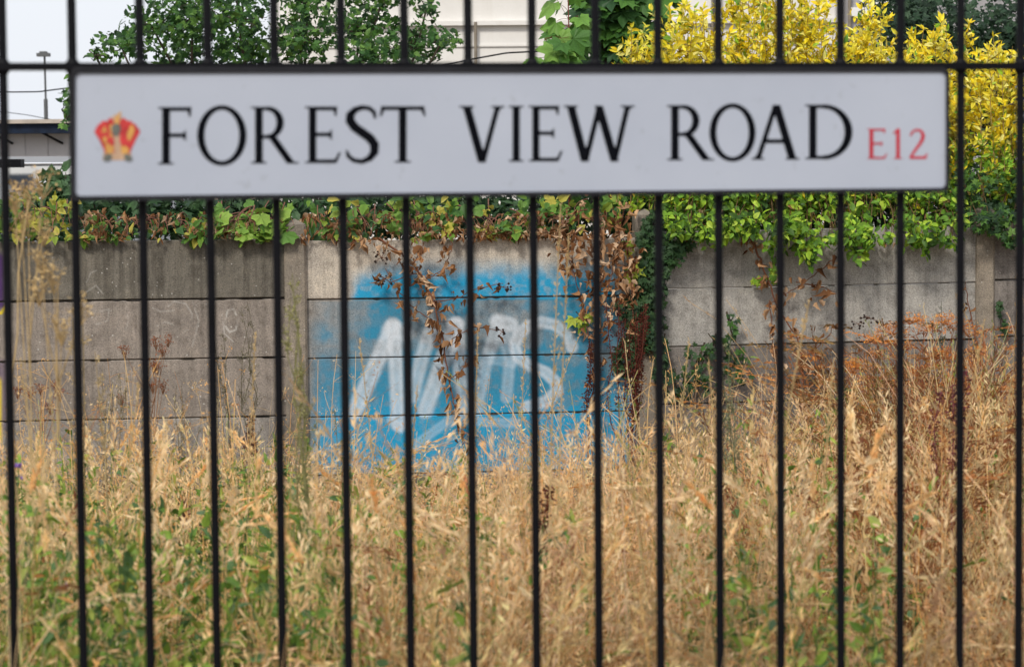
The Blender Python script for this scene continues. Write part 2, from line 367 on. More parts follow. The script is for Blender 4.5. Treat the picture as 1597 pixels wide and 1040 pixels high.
for k in (0, -1):
    g = Geo(); p = P0[k] * [1, 1, 0] + (FENCE.t * (-.15 if k == 0 else .15))
    e = .025; V = [p + FENCE.t * a + FENCE.n * b + [0, 0, z] for z in (-.1, 2.12) for a, b in ((-e, -e), (e, -e), (e, e), (-e, e))]
    g.quads(V, [[0, 1, 5, 4], [1, 2, 6, 5], [2, 3, 7, 6], [3, 0, 4, 7], [4, 5, 6, 7]]); g.build('post', M_BLACK, fence)

# ------------------------------------------------------------------ street nameplate
SOFF = .026
def sp(px, py, off=0.0): return FENCE.at(px, py, SOFF + off)
sign = empty('street_nameplate', sp(798, 300), 'long white street nameplate reading FOREST VIEW ROAD E12 fixed across the black railings', 'sign')
m_sign, nt_, b_ = mat('white enamel plate')
f_ = noise(nt_, 5, 6); ff = noise(nt_, 55, 3)
c_ = ramp(nt_, f_, [(.3, (.39, .425, .51)), (.7, (.43, .465, .55))])
c_ = mixc(nt_, .5, c_, ramp(nt_, ff, [(.27, (.8, .79, .76)), (.36, (1, 1, 1))]), 'MULTIPLY')
nt_.links.new(c_, b_.inputs['Base Color']); b_.inputs['Roughness'].default_value = .35
def rrect(x0, y0, x1, y1, r, corner_px, off):
    """rounded outline on the sign, corners given by four photo points"""
    c = [sp(*corner_px[k], off) for k in range(4)]; out = []
    for k in range(4):
        p, a, b = c[k], c[(k - 1) % 4], c[(k + 1) % 4]
        ua = (a - p) / np.linalg.norm(a - p); ub = (b - p) / np.linalg.norm(b - p); ctr = p + (ua + ub) * r
        for t in np.linspace(0, math.pi / 2, 7):
            out.append(ctr - ub * r * math.cos(t) - ua * r * math.sin(t))
    return np.array(out)
outer = [(110, 103.5), (1481, 105), (1481, 299.5), (110, 314)]
inner = [(117.5, 114.5), (1475, 112.5), (1475, 293), (117.5, 306)]
o1 = rrect(0, 0, 0, 0, .012, outer, .006); o0 = rrect(0, 0, 0, 0, .012, outer, -.012); i1 = rrect(0, 0, 0, 0, .008, inner, .006); i0 = rrect(0, 0, 0, 0, .008, inner, .002)
N_ = len(o1); g = Geo(); V = np.vstack([o0, o1, i1, i0])
g.quads(V, [[k*N_+i, k*N_+(i+1) % N_, (k+1)*N_+(i+1) % N_, (k+1)*N_+i] for k in range(3) for i in range(N_)])
g.add(np.vstack([o0, o0.mean(0)]), [[(i+1) % N_, i, N_] for i in range(N_)])
g.build('frame', M_EDGE, sign)
g = Geo(); ii = rrect(0, 0, 0, 0, .007, [(116.5, 113.5), (1476, 111.5), (1476, 294), (116.5, 307)], .0025)
g.add(np.vstack([ii, ii.mean(0)]), [[i, (i+1) % N_, N_] for i in range(N_)]); g.build('panel', m_sign, sign)
# upper mounting channel the plate hangs from, just over the rail
g = Geo(); a = sp(118, 99.5, -.012); b = sp(1478, 103.5, -.012)
V = [a, b, b + [0, 0, -.011], a + [0, 0, -.011]]; V += [v - FENCE.n * .010 for v in V]
g.quads(V, [[0, 3, 2, 1], [4, 5, 6, 7], [0, 1, 5, 4], [2, 3, 7, 6], [1, 2, 6, 5], [3, 0, 4, 7]]); g.build('mounting_channel', M_EDGE, sign)

def poly_sdf(pts):
    pts = [np.array(p, float) for p in pts]; ar = sum(pts[i-1][0]*pts[i][1] - pts[i][0]*pts[i-1][1] for i in range(len(pts)))
    if ar < 0: pts = pts[::-1]
    def f(x, y):
        d = None
        for i in range(len(pts)):
            a, b = pts[i-1], pts[i]; e = b - a; l = math.hypot(*e) + 1e-9; v = ((x-a[0])*e[1] - (y-a[1])*e[0]) / l
            d = v if d is None else np.maximum(d, v)
        return d
    return f
def rect(x0, y0, x1, y1): return poly_sdf([(x0, y0), (x1, y0), (x1, y1), (x0, y1)])
def para(x0, y0, x1, y1, hw): return poly_sdf([(x0-hw, y0), (x0+hw, y0), (x1+hw, y1), (x1-hw, y1)])
def ell(cx, cy, rx, ry): return lambda x, y: (np.hypot((x-cx)/rx, (y-cy)/ry) - 1) * min(rx, ry)
def ring(cx, cy, rx, ry, ix, iy, xmin=None):
    o, i = ell(cx, cy, rx, ry), ell(cx, cy, ix, iy)
    def f(x, y):
        d = np.maximum(o(x, y), -i(x, y)); return d if xmin is None else np.maximum(d, xmin - x)
    return f
def stroke(pts, ws):
    def f(x, y):
        d = None
        for i in range(len(pts)-1):
            (x0, y0), (x1, y1) = pts[i], pts[i+1]; dx, dy = x1-x0, y1-y0
            t = np.clip(((x-x0)*dx + (y-y0)*dy) / (dx*dx+dy*dy), 0, 1); v = np.hypot(x-x0-t*dx, y-y0-t*dy) - (ws[i] + (ws[i+1]-ws[i])*t)
            d = v if d is None else np.minimum(d, v)
        return d
    return f
def serif(x, y, w, up): s = 1 if up else -1; return [rect(x - w, min(y, y + s*.028), x + w, max(y, y + s*.028)), poly_sdf([(x-w*.55, y+s*.02), (x+w*.55, y+s*.02), (x+.03, y+s*.085), (x-.03, y+s*.085)])]
SW = .065
def stem(x): return [para(x, 0, x, 1, SW)] + serif(x, 0, .135, True) + serif(x, 1, .135, False)
fF = stem(.14) + [rect(.14, .935, .55, 1), poly_sdf([(.50, .96), (.575, 1.02), (.56, .83), (.535, .83)]), rect(.14, .475, .46, .54), poly_sdf([(.40, .5), (.48, .61), (.48, .40)])]
S_PTS = [(.47, .80), (.455, .90), (.38, .97), (.27, .985), (.16, .94), (.09, .85), (.09, .74), (.16, .63), (.27, .54), (.39, .44), (.46, .33), (.46, .19), (.39, .08), (.27, .02), (.14, .045), (.06, .12), (.04, .21)]
S_W = [.02, .032, .036, .04, .05, .063, .07, .074, .076, .074, .07, .063, .05, .04, .036, .032, .018]
GLYPH = {
 'F': (.60, fF), 'I': (.28, stem(.14)),
 'E': (.62, fF + [rect(.14, 0, .56, .065), poly_sdf([(.50, .02), (.63, .19), (.60, .19), (.46, .04), (.53, 0)]), poly_sdf([(.50, 0), (.56, 0), (.64, .19), (.60, .19)])]),
 'O': (.84, [ring(.42, .5, .425, .53, .30, .452)]),
 'R': (.80, stem(.14) + [rect(.14, .94, .30, 1), rect(.14, .44, .32, .50), ring(.29, .72, .275, .285, .15, .21, .28), para(.36, .48, .69, 0, .072), rect(.62, 0, .82, .028)]),
 'S': (.52, [stroke(S_PTS, S_W)]),
 'T': (.78, [para(.39, 0, .39, 1, SW)] + serif(.39, 0, .14, True) + [rect(.03, .935, .75, 1), poly_sdf([(0, .82), (.03, .82), (.09, .96), (.03, 1.02)]), poly_sdf([(.78, .82), (.75, .82), (.69, .96), (.75, 1.02)])]),
 'V': (.80, [para(.40, -.01, .13, 1, .072), para(.41, -.01, .67, 1, .044)] + serif(.13, 1, .13, False) + serif(.67, 1, .12, False)),
 'W': (1.20, [para(.36, -.01, .12, 1, .07), para(.37, -.01, .60, .99, .044), para(.86, -.01, .59, 1, .07), para(.86, -.01, 1.08, 1, .044)] + serif(.12, 1, .12, False) + serif(1.08, 1, .12, False)),
 'A': (.82, [para(.11, 0, .41, 1.0, .042), para(.70, 0, .42, 1.0, .07), rect(.22, .30, .60, .372)] + serif(.11, 0, .11, True) + serif(.70, 0, .12, True)),
 'D': (.82, stem(.14) + [rect(.14, .94, .34, 1), rect(.14, 0, .34, .06), ring(.33, .5, .495, .505, .36, .43, .32)]),
 '1': (.36, [para(.19, 0, .19, 1, .06)] + serif(.19, 0, .15, True) + [poly_sdf([(.03, .86), (.19, 1), (.19, .92), (.04, .82)])]),
 '2': (.62, [stroke([(.07, .78), (.13, .90), (.26, .965), (.40, .93), (.47, .80), (.45, .65), (.35, .48), (.20, .27), (.06, .05)], [.03, .035, .035, .042, .06, .06, .05, .042, .036]), rect(.04, 0, .56, .085), poly_sdf([(.48, .03), (.57, 0), (.62, .19), (.59, .19)])]),
}
def glyph_mesh(ch, box, off, material, parent, nres=56, pad=.06):
    x0, x1, yt, yb = box; wd, shapes = GLYPH[ch]
    h = 1.0 / nres; nx_ = int((wd + 2*pad) / h) + 1; ny_ = int((1 + 2*pad) / h) + 1
    X, Y = np.meshgrid(-pad + np.arange(nx_)*h, -pad + np.arange(ny_)*h)
    D = None
    for s in shapes: v = s(X, Y); D = v if D is None else np.minimum(D, v)
    c00, c10, c01, c11 = sp(x0, yb, off), sp(x1, yb, off), sp(x0, yt, off), sp(x1, yt, off)
    def W(x, y): u = x / wd; return (c00*(1-u) + c10*u)*(1-y) + (c01*(1-u) + c11*u)*y
    V = []; T = []
    def addp(poly):
        b = len(V); V.extend(W(*p) for p in poly); T.extend([b, b+i, b+i+1] for i in range(1, len(poly)-1))
    for j in range(ny_-1):
        run = None
        for i in range(nx_):
            q = [D[j, i], D[j, i+1], D[j+1, i+1], D[j+1, i]] if i < nx_-1 else [1, 1, 1, 1]
            full = max(q) <= 0
            if full and run is None: run = i
            if not full:
                if run is not None: addp([(X[j, run], Y[j, 0]), (X[j, i], Y[j, 0]), (X[j, i], Y[j+1, 0]), (X[j, run], Y[j+1, 0])]); run = None
                if i < nx_-1 and min(q) < 0:
                    cs = [(X[j, i], Y[j, i]), (X[j, i+1], Y[j, i]), (X[j, i+1], Y[j+1, i]), (X[j, i], Y[j+1, i])]; poly = []
                    for k in range(4):
                        a, b = q[k], q[(k+1) % 4]; pa, pb = cs[k], cs[(k+1) % 4]
                        if a <= 0: poly.append(pa)
                        if (a <= 0) != (b <= 0): t = a/(a-b); poly.append((pa[0]+(pb[0]-pa[0])*t, pa[1]+(pb[1]-pa[1])*t))
                    if len(poly) >= 3: addp(poly)
    g = Geo(); g.add(np.array(V), T); return g.build('letter', material, parent)
M_INK = simple('black lettering', (.003, .0035, .006), .7, 0, .15, 10, 0, .05)
M_RED = simple('red lettering', (.46, .03, .05), .55, 0, .12, 10, 0, .2)
def ytb(x): f = (x - 247) / (1328 - 247); return 167.5 - 4 * f, 256.5 - 8.5 * f
for ch, x0, x1 in (('F', 246, 301), ('O', 308, 384), ('R', 391, 464), ('E', 475, 530), ('S', 537, 590), ('T', 592, 664),
                   ('V', 716, 788), ('I', 793, 817), ('E', 824, 876), ('W', 879, 990), ('R', 1040, 1112), ('O', 1107, 1178), ('A', 1172, 1247), ('D', 1255, 1329)):
    t_, b_y = ytb((x0 + x1) / 2); glyph_mesh(ch, (x0, x1, t_, b_y), .0032, M_INK, sign)
for ch, x0, x1 in (('E', 1352, 1383), ('1', 1391, 1409), ('2', 1417, 1447)):
    o = glyph_mesh(ch, (x0, x1, 201, 248), .0032, M_RED, sign, 40); o['label'] = 'small red character'
# coat of arms: small shield with mantling and supporters
M_GOLD = simple('gold print', (.58, .30, .07), .5, 0, .15, 40); M_CRED = simple('red print', (.48, .03, .03), .5, 0, .3, 60)
M_GREYP = simple('grey print', (.11, .115, .10), .5, 0, .3, 40); M_PALE = simple('pale print', (.46, .30, .20), .5, 0, .2, 40)
crest = Geo().__class__
cr_o = None
def flatpoly(name, pts, m, lev, parent):
    P = [sp(a, b, .003 + lev * .00025) for a, b in pts]; c = np.mean(P, axis=0); g = Geo()
    g.add(np.vstack([P, c]), [[i, (i+1) % len(P), len(P)] for i in range(len(P))]); return g.build(name, m, parent)
crest_root = flatpoly('coat_of_arms', [(168, 188), (181, 178), (199, 188), (208, 200), (203, 228), (206, 250), (160, 250), (163, 226), (156, 200)], M_PALE, 0, sign)
crest_root['label'] = 'small red and gold coat of arms printed at the left end'
for nm, m, polys in (('red_mantling', M_CRED, [[(166, 191), (171, 184), (177, 187), (180, 199), (172, 206)], [(186, 198), (187, 187), (194, 184), (200, 191), (194, 206)], [(147, 206), (152, 196), (162, 188), (171, 192), (174, 204), (178, 220), (178, 238), (166, 242), (160, 230), (154, 217)],
                        [(219, 205), (212, 195), (202, 188), (188, 193), (186, 206), (188, 222), (190, 238), (202, 240), (207, 228), (213, 216)]]),
                     ('gold_plume', M_GOLD, [[(178, 193), (180, 184), (183, 180), (188, 173), (189, 178), (185, 185), (187, 193)], [(172, 206), (170, 196), (177, 194), (176, 208)],
                        [(198, 214), (199, 200), (206, 194), (210, 203), (206, 214), (201, 221)], [(163, 196), (167, 206), (158, 207)], [(160, 214), (167, 213), (166, 224), (161, 222)], [(170, 206), (176, 212), (172, 216)]]),
                     ('gold_supporter', M_GOLD, [[(164, 226), (172, 222), (178, 230), (175, 240), (166, 241)], [(188, 228), (196, 228), (202, 234), (198, 241), (190, 240)]]),
                     ('grey_helmet', M_GREYP, [[(173, 199), (178, 193), (186, 194), (189, 202), (184, 213), (176, 211)]]),
                     ('dark_red_shield', M_CRED, [[(170, 216), (177, 214), (176, 226), (171, 228)], [(186, 190), (198, 191), (200, 200), (189, 206)], [(186, 216), (193, 217), (198, 226), (189, 227)], [(196, 196), (203, 198), (199, 206)]]),
                     ('pale_scroll', M_PALE, [[(181, 226), (185, 225), (187, 246), (179, 246)]]),
                     ('dark_foot', M_GREYP, [[(161, 245), (166, 240), (173, 240), (175, 247), (169, 252), (162, 251)], [(193, 241), (199, 240), (205, 244), (207, 250), (200, 252), (194, 249)]])):
    for k, p in enumerate(polys): flatpoly(nm, p, m, {'red_mantling': 1, 'gold_plume': 2, 'gold_supporter': 2, 'grey_helmet': 3, 'dark_red_shield': 3, 'pale_scroll': 3, 'dark_foot': 4}[nm], crest_root)

# ------------------------------------------------------------------ leaf templates
def t_leaf(L=1, W=.45, fold=.12, curl=.15, n=5, tip=1.0, twist=0.0, wob=0.0):
    V = []; T = []
    for i in range(n + 1):
        t = i / n; wd = W * .5 * (math.sin(math.pi * min(1, t ** .8)) ** .8) * (1 - .25 * t * tip); z = -curl * t * t * L
        if wob: wd *= 1 + wob * math.sin(i * 2.6)
        tw = twist * t; c, s = math.cos(tw), math.sin(tw)
        V += [(-wd * c, t * L, z + fold * wd - wd * s), (0, t * L, z), (wd * c, t * L, z + fold * wd + wd * s)]
    for i in range(n):
        a = 3 * i
        T += [[a, a+1, a+4], [a, a+4, a+3], [a+1, a+2, a+5], [a+1, a+5, a+4]]
    return np.array(V), np.array(T)
def t_polar(pts, cup=.1, rip=.0):
    P = [(r * math.sin(math.radians(a)), r * math.cos(math.radians(a))) for a, r in pts]
    V = [(0, 0, 0)] + [(x, y, -cup * (x*x + (y)**2) + rip * math.sin(a * .12)) for (x, y), (a, r) in zip(P, pts)]
    V = np.array(V); V[:, 1] += .18; V = np.vstack([V, [[-.012, 0, .0], [.012, 0, 0]]]); n = len(P)
    T = [[0, i, i + 1] for i in range(1, n)] + [[0, n + 1, n + 2]]
    return V, np.array(T)
def sym(h): return [(-a, r) for a, r in h[::-1]] + [(a, r) for a, r in h if a != 0]
SYC = t_polar(sym([(0, .85), (6, .70), (12, .66), (18, .54), (26, .55), (38, .66), (48, .80), (54, .66), (62, .60), (72, .46), (88, .46), (104, .56), (114, .46), (130, .38), (150, .24)]), .12, .03)
SYC2 = t_polar(sym([(0, .8), (8, .64), (17, .52), (28, .56), (42, .74), (53, .60), (68, .46), (84, .46), (98, .54), (112, .42), (140, .28)]), .25, .05)
IVY = t_polar(sym([(0, .85), (14, .5), (30, .40), (48, .66), (62, .40), (88, .34), (108, .52), (130, .34), (155, .2)]), .15, .02)
VINE = t_polar(sym([(0, .70), (12, .60), (22, .54), (34, .60), (48, .64), (60, .52), (76, .50), (94, .56), (115, .50), (140, .34), (160, .2)]), .25, .04)
PRIV = [t_leaf(1, .42, .25, .12), t_leaf(1, .5, .15, .3), t_leaf(1, .38, .4, .05), t_leaf(1, .46, .5, -.15)]
OVAL = [t_leaf(1, .62, .25, .2, 6), t_leaf(1, .7, .15, .35, 6), t_leaf(1, .55, .4, .1, 6)]
BRAM = [t_leaf(1, .68, .25, .2, 6, 1, 0, .12), t_leaf(1, .6, .4, .35, 6, 1, .2, .12), VINE]
DRY = [t_leaf(1, .46, 2.0, .5, 7, 1, 1.1, .15), t_leaf(1, .40, 2.6, -.35, 7, 1, -1.3, .15), t_leaf(1, .58, 1.5, .7, 7, 1, 1.6, .2), t_leaf(1.1, .32, 2.6, .4, 7, 1, .7, .1), t_leaf(.8, .5, 1.8, 1.0, 7, 1, -.6, .2)]
def rand_unit(k):
    v = rng.normal(size=(k, 3)); return v / np.linalg.norm(v, axis=1)[:, None]
def norm(v): return v / (np.linalg.norm(v, axis=-1, keepdims=True) + 1e-12)
def basis(D, N):
    D = norm(D); X = norm(np.cross(D, N)); Z = np.cross(X, D); return np.stack([X, D, Z], axis=2)
def foliage(thing, name, tmpls, palette, P, D, N, Sz, limit=300, m=None, rest='foliage', pidx=None, jitter=.12, front=None):
    k = len(P); m = m or M_LEAF; R = basis(D, N) * Sz[:, None, None]
    ti = rng.integers(0, len(tmpls), k); pal = np.array(palette); pi = rng.integers(0, len(pal), k) if pidx is None else pidx
    order = np.argsort(np.linalg.norm(P - EYE, axis=1) - Sz * 1.0)
    if limit:
        px, py = proj(P[order]); vis = (px > -10) & (px < 1607) & (py > -10) & (py < 1050) & ~((px > 125) & (px < 1470) & (py > 122) & (py < 290))
        order = np.concatenate([order[vis], order[~vis]])
    cache = {}
    for i in order[:limit]:
        key = (ti[i], pi[i])
        if key not in cache:
            g = Geo(); V, T = tmpls[ti[i]]; sh = 1 - .25 * (np.abs(V[:, 0]) < .02); g.add(V, T, np.outer(sh, pal[pi[i]])); cache[key] = g.mesh(name, m)
        M = Matrix([[*R[i, 0], P[i, 0]], [*R[i, 1], P[i, 1]], [*R[i, 2], P[i, 2]], [0, 0, 0, 1]])
        link(name, cache[key], thing, M)
    r = order[limit:]
    if len(r):
        g = Geo()
        for t in range(len(tmpls)):
            q = r[ti[r] == t]
            if len(q): g.inst(tmpls[t], P[q], R[q], np.clip(pal[pi[q]] * (1 + rng.uniform(-jitter, jitter, (len(q), 1))), 0, 1))
        g.build(rest, m, thing, False, 'stuff')
def curve(a, b, n=8, bow=.1, jit=.01):
    a, b = np.array(a, float), np.array(b, float); t = np.linspace(0, 1, n)[:, None]; d = rng.normal(size=3) * bow * np.linalg.norm(b - a)
    return a + (b - a) * t + d * (t * (1 - t)) * 2 + rng.normal(size=(n, 3)) * jit * np.linalg.norm(b - a) * (t > 0) * (t < 1)

# colours (linear albedo)
YEL = [(.90, .74, .03), (.92, .80, .07), (.84, .62, .02), (.93, .86, .25), (.74, .68, .06)]
LIME = [(.34, .54, .04), (.22, .42, .035), (.46, .62, .07), (.14, .30, .03)]
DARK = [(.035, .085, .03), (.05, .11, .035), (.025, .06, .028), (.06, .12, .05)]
MID = [(.07, .17, .035), (.10, .22, .04), (.05, .13, .035), (.14, .27, .05)]
BRN = [(.44, .22, .10), (.30, .14, .06), (.58, .36, .20), (.18, .08, .035), (.74, .52, .34), (.50, .28, .14)]

# ------------------------------------------------------------------ shrubs behind the wall
def shoot_shrub(name, label, cat, shoots, base_y, leafsize, palfun, tmpls, limit, step=.016, stemcol=(.16, .09, .04), berries=0, group=None, side=2.2, updir=.9, lim_name='leaf', fillshoots=0):
    """shoots: list of (px, top py, offset behind the wall face); leaves stand along every shoot and its side twigs"""
    c = WALL.at(shoots[len(shoots)//2][0], base_y, -.3); th = empty(name, (c[0], c[1], .1), label, cat, group)
    gs = Geo(); P = []; D = []; A = []
    for (px, ty, off) in shoots:
        top = WALL.at(px, ty, -off); by = base_y + rng.uniform(-10, 25); bot = WALL.at(px + rng.uniform(-25, 25), by, -off * .7)
        cv = curve(bot, top, 10, .05, .006); Ls = np.linalg.norm(top - bot)
        gs.tube(cv, np.linspace(.0038, .0012, 10), stemcol, 4, False)
        axes = [(cv, 1.0)]
        for _ in range(int(side * Ls / .14)):
            k = rng.integers(1, 9); s = cv[k]; e = s + norm(rng.normal(size=3) * [1, .8, .3] + [0, 0, updir]) * rng.uniform(.06, .17)
            if e[2] > top[2]: e[2] = top[2] - rng.uniform(0, .1)
            c2 = curve(s, e, 5, .15); gs.tube(c2, np.linspace(.002, .0009, 5), stemcol, 3, False); axes.append((c2, .9))
        for (c_, sc) in axes:
            Ln = np.linalg.norm(np.diff(c_, axis=0), axis=1).sum(); n = max(3, int(Ln / step)); tt = rng.uniform(0, 1, n) * (len(c_) - 1)
            i = np.minimum(tt.astype(int), len(c_) - 2); f = (tt - i)[:, None]; pp = c_[i] * (1 - f) + c_[i+1] * f; ax = norm(c_[i+1] - c_[i])
            P.append(pp); D.append(norm(ax * .75 + rand_unit(n) * 1.0)); A.append(np.full(n, 1.0))
    P = np.vstack(P); D = np.vstack(D); N = norm(rand_unit(len(P)) * .7 + [0, -.6, .7]); Sz = leafsize * rng.uniform(.6, 1.3, len(P))
    px, py = proj(P); pidx, pal = palfun(px, py)
    gs.build('stem', M_STEM, th, True)
    foliage(th, lim_name, tmpls, pal, P, D, N, Sz, limit, pidx=pidx)
    if berries:
        gb = Geo(); q = rng.choice(len(P), berries)
        for k in q:
            for _ in range(3): gb.ball(P[k] + rng.normal(size=3) * .012 + WALL.n * .02, .0042, (.03, .012, .015))
        gb.build('berry_cluster', M_STEM, th, True, 'stuff')
    return th
def topline(pts):
    xs_, ys_ = zip(*pts); return lambda x: np.interp(x, xs_, ys_)
PALYL = YEL + LIME
def pal_yellow(px, py):
    r = rng.random(len(px)); t = np.clip((py - 150) / 130, 0, 1) * (.4 + r) ; green = (t > .62) | (rng.random(len(px)) < .07)
    return np.where(green, 5 + rng.integers(0, 4, len(px)), rng.integers(0, 5, len(px))), PALYL
tl1 = topline([(965, 70), (990, 25), (1010, 60), (1040, 20), (1065, -10), (1090, 15), (1110, 60), (1135, -5), (1160, -45), (1230, -55), (1265, -20), (1290, 25), (1305, 55), (1330, 25), (1350, -20), (1372, 20), (1395, 70), (1412, 90)])
sh = [(x + rng.uniform(-6, 6), tl1(x) + rng.uniform(0, 70) * (rng.random() < .7), rng.uniform(.12, .75)) for x in np.linspace(972, 1408, 82)]
shoot_shrub('yellow_shrub', 'large bright yellow privet shrub rising highest above the wall behind ROAD on the sign', 'shrub', sh, 330, .044, pal_yellow, PRIV, 300, .0125, berries=90, stemcol=(.30, .20, .08))
tl2 = topline([(1400, 80), (1425, 38), (1450, 45), (1475, 30), (1492, 70), (1510, 30), (1525, 90), (1545, 55), (1575, 60), (1600, 75), (1680, 50), (1800, 90)])
sh = [(x + rng.uniform(-6, 6), tl2(x) + rng.uniform(0, 60) * (rng.random() < .7), rng.uniform(.1, .7)) for x in np.linspace(1408, 1790, 66)]
shoot_shrub('yellow_shrub', 'lower yellow and green shrub at the far right, seen beside the end of the sign', 'shrub', sh, 320, .044, pal_yellow, PRIV, 300, .0125, berries=60, stemcol=(.30, .20, .08))
# lime green overhanging part
def hang_shrub(name, label, cat, x0, x1, ytop, yline, n, size, tmpls, pal, limit, off=(.0, .35), dirz=-.25, stems=30, stemcol=(.14, .09, .04), m=None, gaps=.0, over=.13, front=362):
    c = WALL.at((x0 + x1) / 2, 372, -.2); th = empty(name, (c[0], c[1], .1), label, cat); P = []; gs = Geo()
    for _ in range(stems):
        x = rng.uniform(x0, x1); yb = yline(x) - rng.uniform(0, 25); a = WALL.at(x + rng.uniform(-30, 30), ytop + rng.uniform(0, 20), -rng.uniform(.1, .4))
        mid = WALL.at(x, min(yb - 10, 355), -.02); b = WALL.at(x + rng.uniform(-12, 12), yb, over * rng.uniform(.4, 1))
        t = np.linspace(0, 1, 9)[:, None]; cv = (1-t)**2 * a + 2*t*(1-t) * (mid + [0, 0, .05]) + t*t * b; gs.tube(cv, np.linspace(.004, .0012, 9), stemcol, 4, False)
    k = 0
    while k < n:
        x = rng.uniform(x0, x1); yb = yline(x); u = rng.random() ** .9; y = ytop + (yb - ytop) * u
        if gaps and vnoise(np.array([x / 22.]), np.array([y / 18.]))[0] < gaps: 
            if rng.random() < .85: continue
        o = rng.uniform(*off) if y < front + rng.uniform(-8, 8) else -rng.uniform(.01, over)
        P.append(WALL.at(x, y, -o)); k += 1
    P = np.array(P); D = norm(rand_unit(n) * .9 + [0, -.25, dirz]); N = norm(rand_unit(n) * .6 + [0, -.6, .7])
    gs.build('stem', M_STEM, th, True); foliage(th, 'leaf', tmpls, pal, P, D, N, size * rng.uniform(.6, 1.3, n), limit, m); return th
yl = topline([(1030, 330), (1035, 340), (1060, 352), (1085, 362), (1100, 385), (1115, 370), (1150, 352), (1200, 370), (1240, 385), (1262, 400), (1275, 372), (1300, 366), (1340, 395), (1360, 372), (1400, 362), (1430, 375), (1445, 395), (1455, 366), (1500, 366), (1520, 360)])
hang_shrub('green_climber', 'lime green small-leaved climber spilling over the wall top right of centre', 'climber', 1036, 1505, 285, lambda x: yl(x) + 12 + 9 * math.sin(x * .13) * math.sin(x * .041), 3300, .044, OVAL, LIME + [(.12, .24, .03), (.18, .33, .035), (.07, .15, .025), (.05, .11, .025)], 300, stems=60, over=.24, front=338, gaps=.36)
yl = topline([(1490, 350), (1520, 362), (1550, 366), (1575, 385), (1600, 380), (1800, 372)])
hang_shrub('ivy', 'dark green ivy mound over the wall top at the far right under the yellow leaves', 'ivy', 1496, 1790, 262, yl, 1300, .045, [IVY], DARK + MID, 300, stems=25, off=(-.05, .3), front=330, over=.2)
# dark hedge just behind the wall, left to centre, and behind the climber
def cloud(name, label, cat, blobs, n, size, tmpls, pal, dist_of, trunkpx=None, m=None, kindpart='foliage', stemcol=(.07, .055, .04), limit=0, sun=0, base=0.1):
    P = []
    wts = np.array([b[2] * b[3] for b in blobs], float); wts /= wts.sum()
    pick = rng.choice(len(blobs), n, p=wts)
    for k in pick:
        bx, by, rx, ry, d, rd = blobs[k]; v = rng.normal(size=3); v /= np.linalg.norm(v); r = rng.random() ** .5
        P.append(flat(d + v[1] * r * rd).at(bx + v[0] * rx * r, by + v[2] * ry * r))
    P = np.array(P); c = np.array([P[:, 0].mean(), P[:, 1].mean(), base]); th = empty(name, c, label, cat); gs = Geo()
    for bx, by, rx, ry, d, rd in blobs:
        e = flat(d).at(bx, by + ry * .2); s = np.array([c[0] + (e[0]-c[0]) * .35, d, base if trunkpx is None else base])
        gs.tube(curve(c, e, 9, .06, .01), np.linspace(.035, .008, 9), stemcol, 6)
        for _ in range(7):
            v = rand_unit(1)[0]; e2 = flat(d + v[1]*rd*.7).at(bx + v[0]*rx*.85, by + v[2]*ry*.85); gs.tube(curve(e, e2, 6, .12), np.linspace(.008, .002, 6), stemcol, 4)
    gs.build('trunk', M_STEM, th, True)
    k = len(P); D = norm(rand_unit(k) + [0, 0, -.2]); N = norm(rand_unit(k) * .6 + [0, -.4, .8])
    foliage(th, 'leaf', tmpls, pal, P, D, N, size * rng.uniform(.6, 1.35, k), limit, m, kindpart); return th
cloud('hedge', 'dark green hedge behind the left half of the wall top', 'hedge',
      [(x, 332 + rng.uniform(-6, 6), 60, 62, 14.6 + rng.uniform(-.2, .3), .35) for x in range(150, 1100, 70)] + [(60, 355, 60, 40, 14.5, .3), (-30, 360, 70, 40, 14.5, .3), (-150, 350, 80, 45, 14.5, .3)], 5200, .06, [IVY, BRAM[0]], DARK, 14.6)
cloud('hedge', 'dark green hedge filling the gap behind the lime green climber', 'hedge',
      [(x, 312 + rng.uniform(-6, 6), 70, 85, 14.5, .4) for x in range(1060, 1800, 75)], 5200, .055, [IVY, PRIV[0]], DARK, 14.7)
# brambles on the left wall top
yw = lambda x: 376
def brambles(name, label, x0, x1, yt, n, size, tm, pal, over=.02, yb=372, limit=300, m=None, stems=12, gaps=.0, dirz=-.1):
    f = lambda x: yb + 3 * math.sin(x * .11); return hang_shrub(name, label, 'bramble', x0, x1, yt, f, n, size, tm, pal, limit, (-.01, .3), dirz, stems, (.20, .09, .06), m, gaps, over)
YG = [(.42, .42, .05), (.26, .36, .05), (.16, .30, .04), (.55, .50, .09), (.12, .24, .04)]
brambles('bramble', 'yellow-green bramble shoot on the wall top at the far left below the sign corner', 18, 118, 303, 130, .055, BRAM[:2], YG, gaps=.3)
brambles('bramble', 'green bramble on the wall top running out of the left edge', -260, 12, 318, 300, .055, BRAM, YG + MID, gaps=.4)
brambles('bramble', 'low green and brown bramble on the wall top below the coat of arms', 120, 330, 335, 150, .05, BRAM[:2], MID + YG[2:], gaps=.5, yb=372)
brambles('vine', 'round-leaved light green vine on the wall top left of the first wall post', 328, 446, 312, 62, .085, [VINE], [(.2, .36, .05), (.27, .42, .07), (.13, .27, .05)], gaps=.25, yb=372)
brambles('bramble', 'green leaves among brown ones on the wall top right of the first wall post', 478, 700, 312, 170, .065, BRAM, MID + YG[1:4], gaps=.5, yb=370)
brambles('bramble', 'green leaves among brown ones on the wall top below the word VIEW', 700, 990, 310, 180, .065, BRAM, MID + YG[1:4], gaps=.5, yb=366)
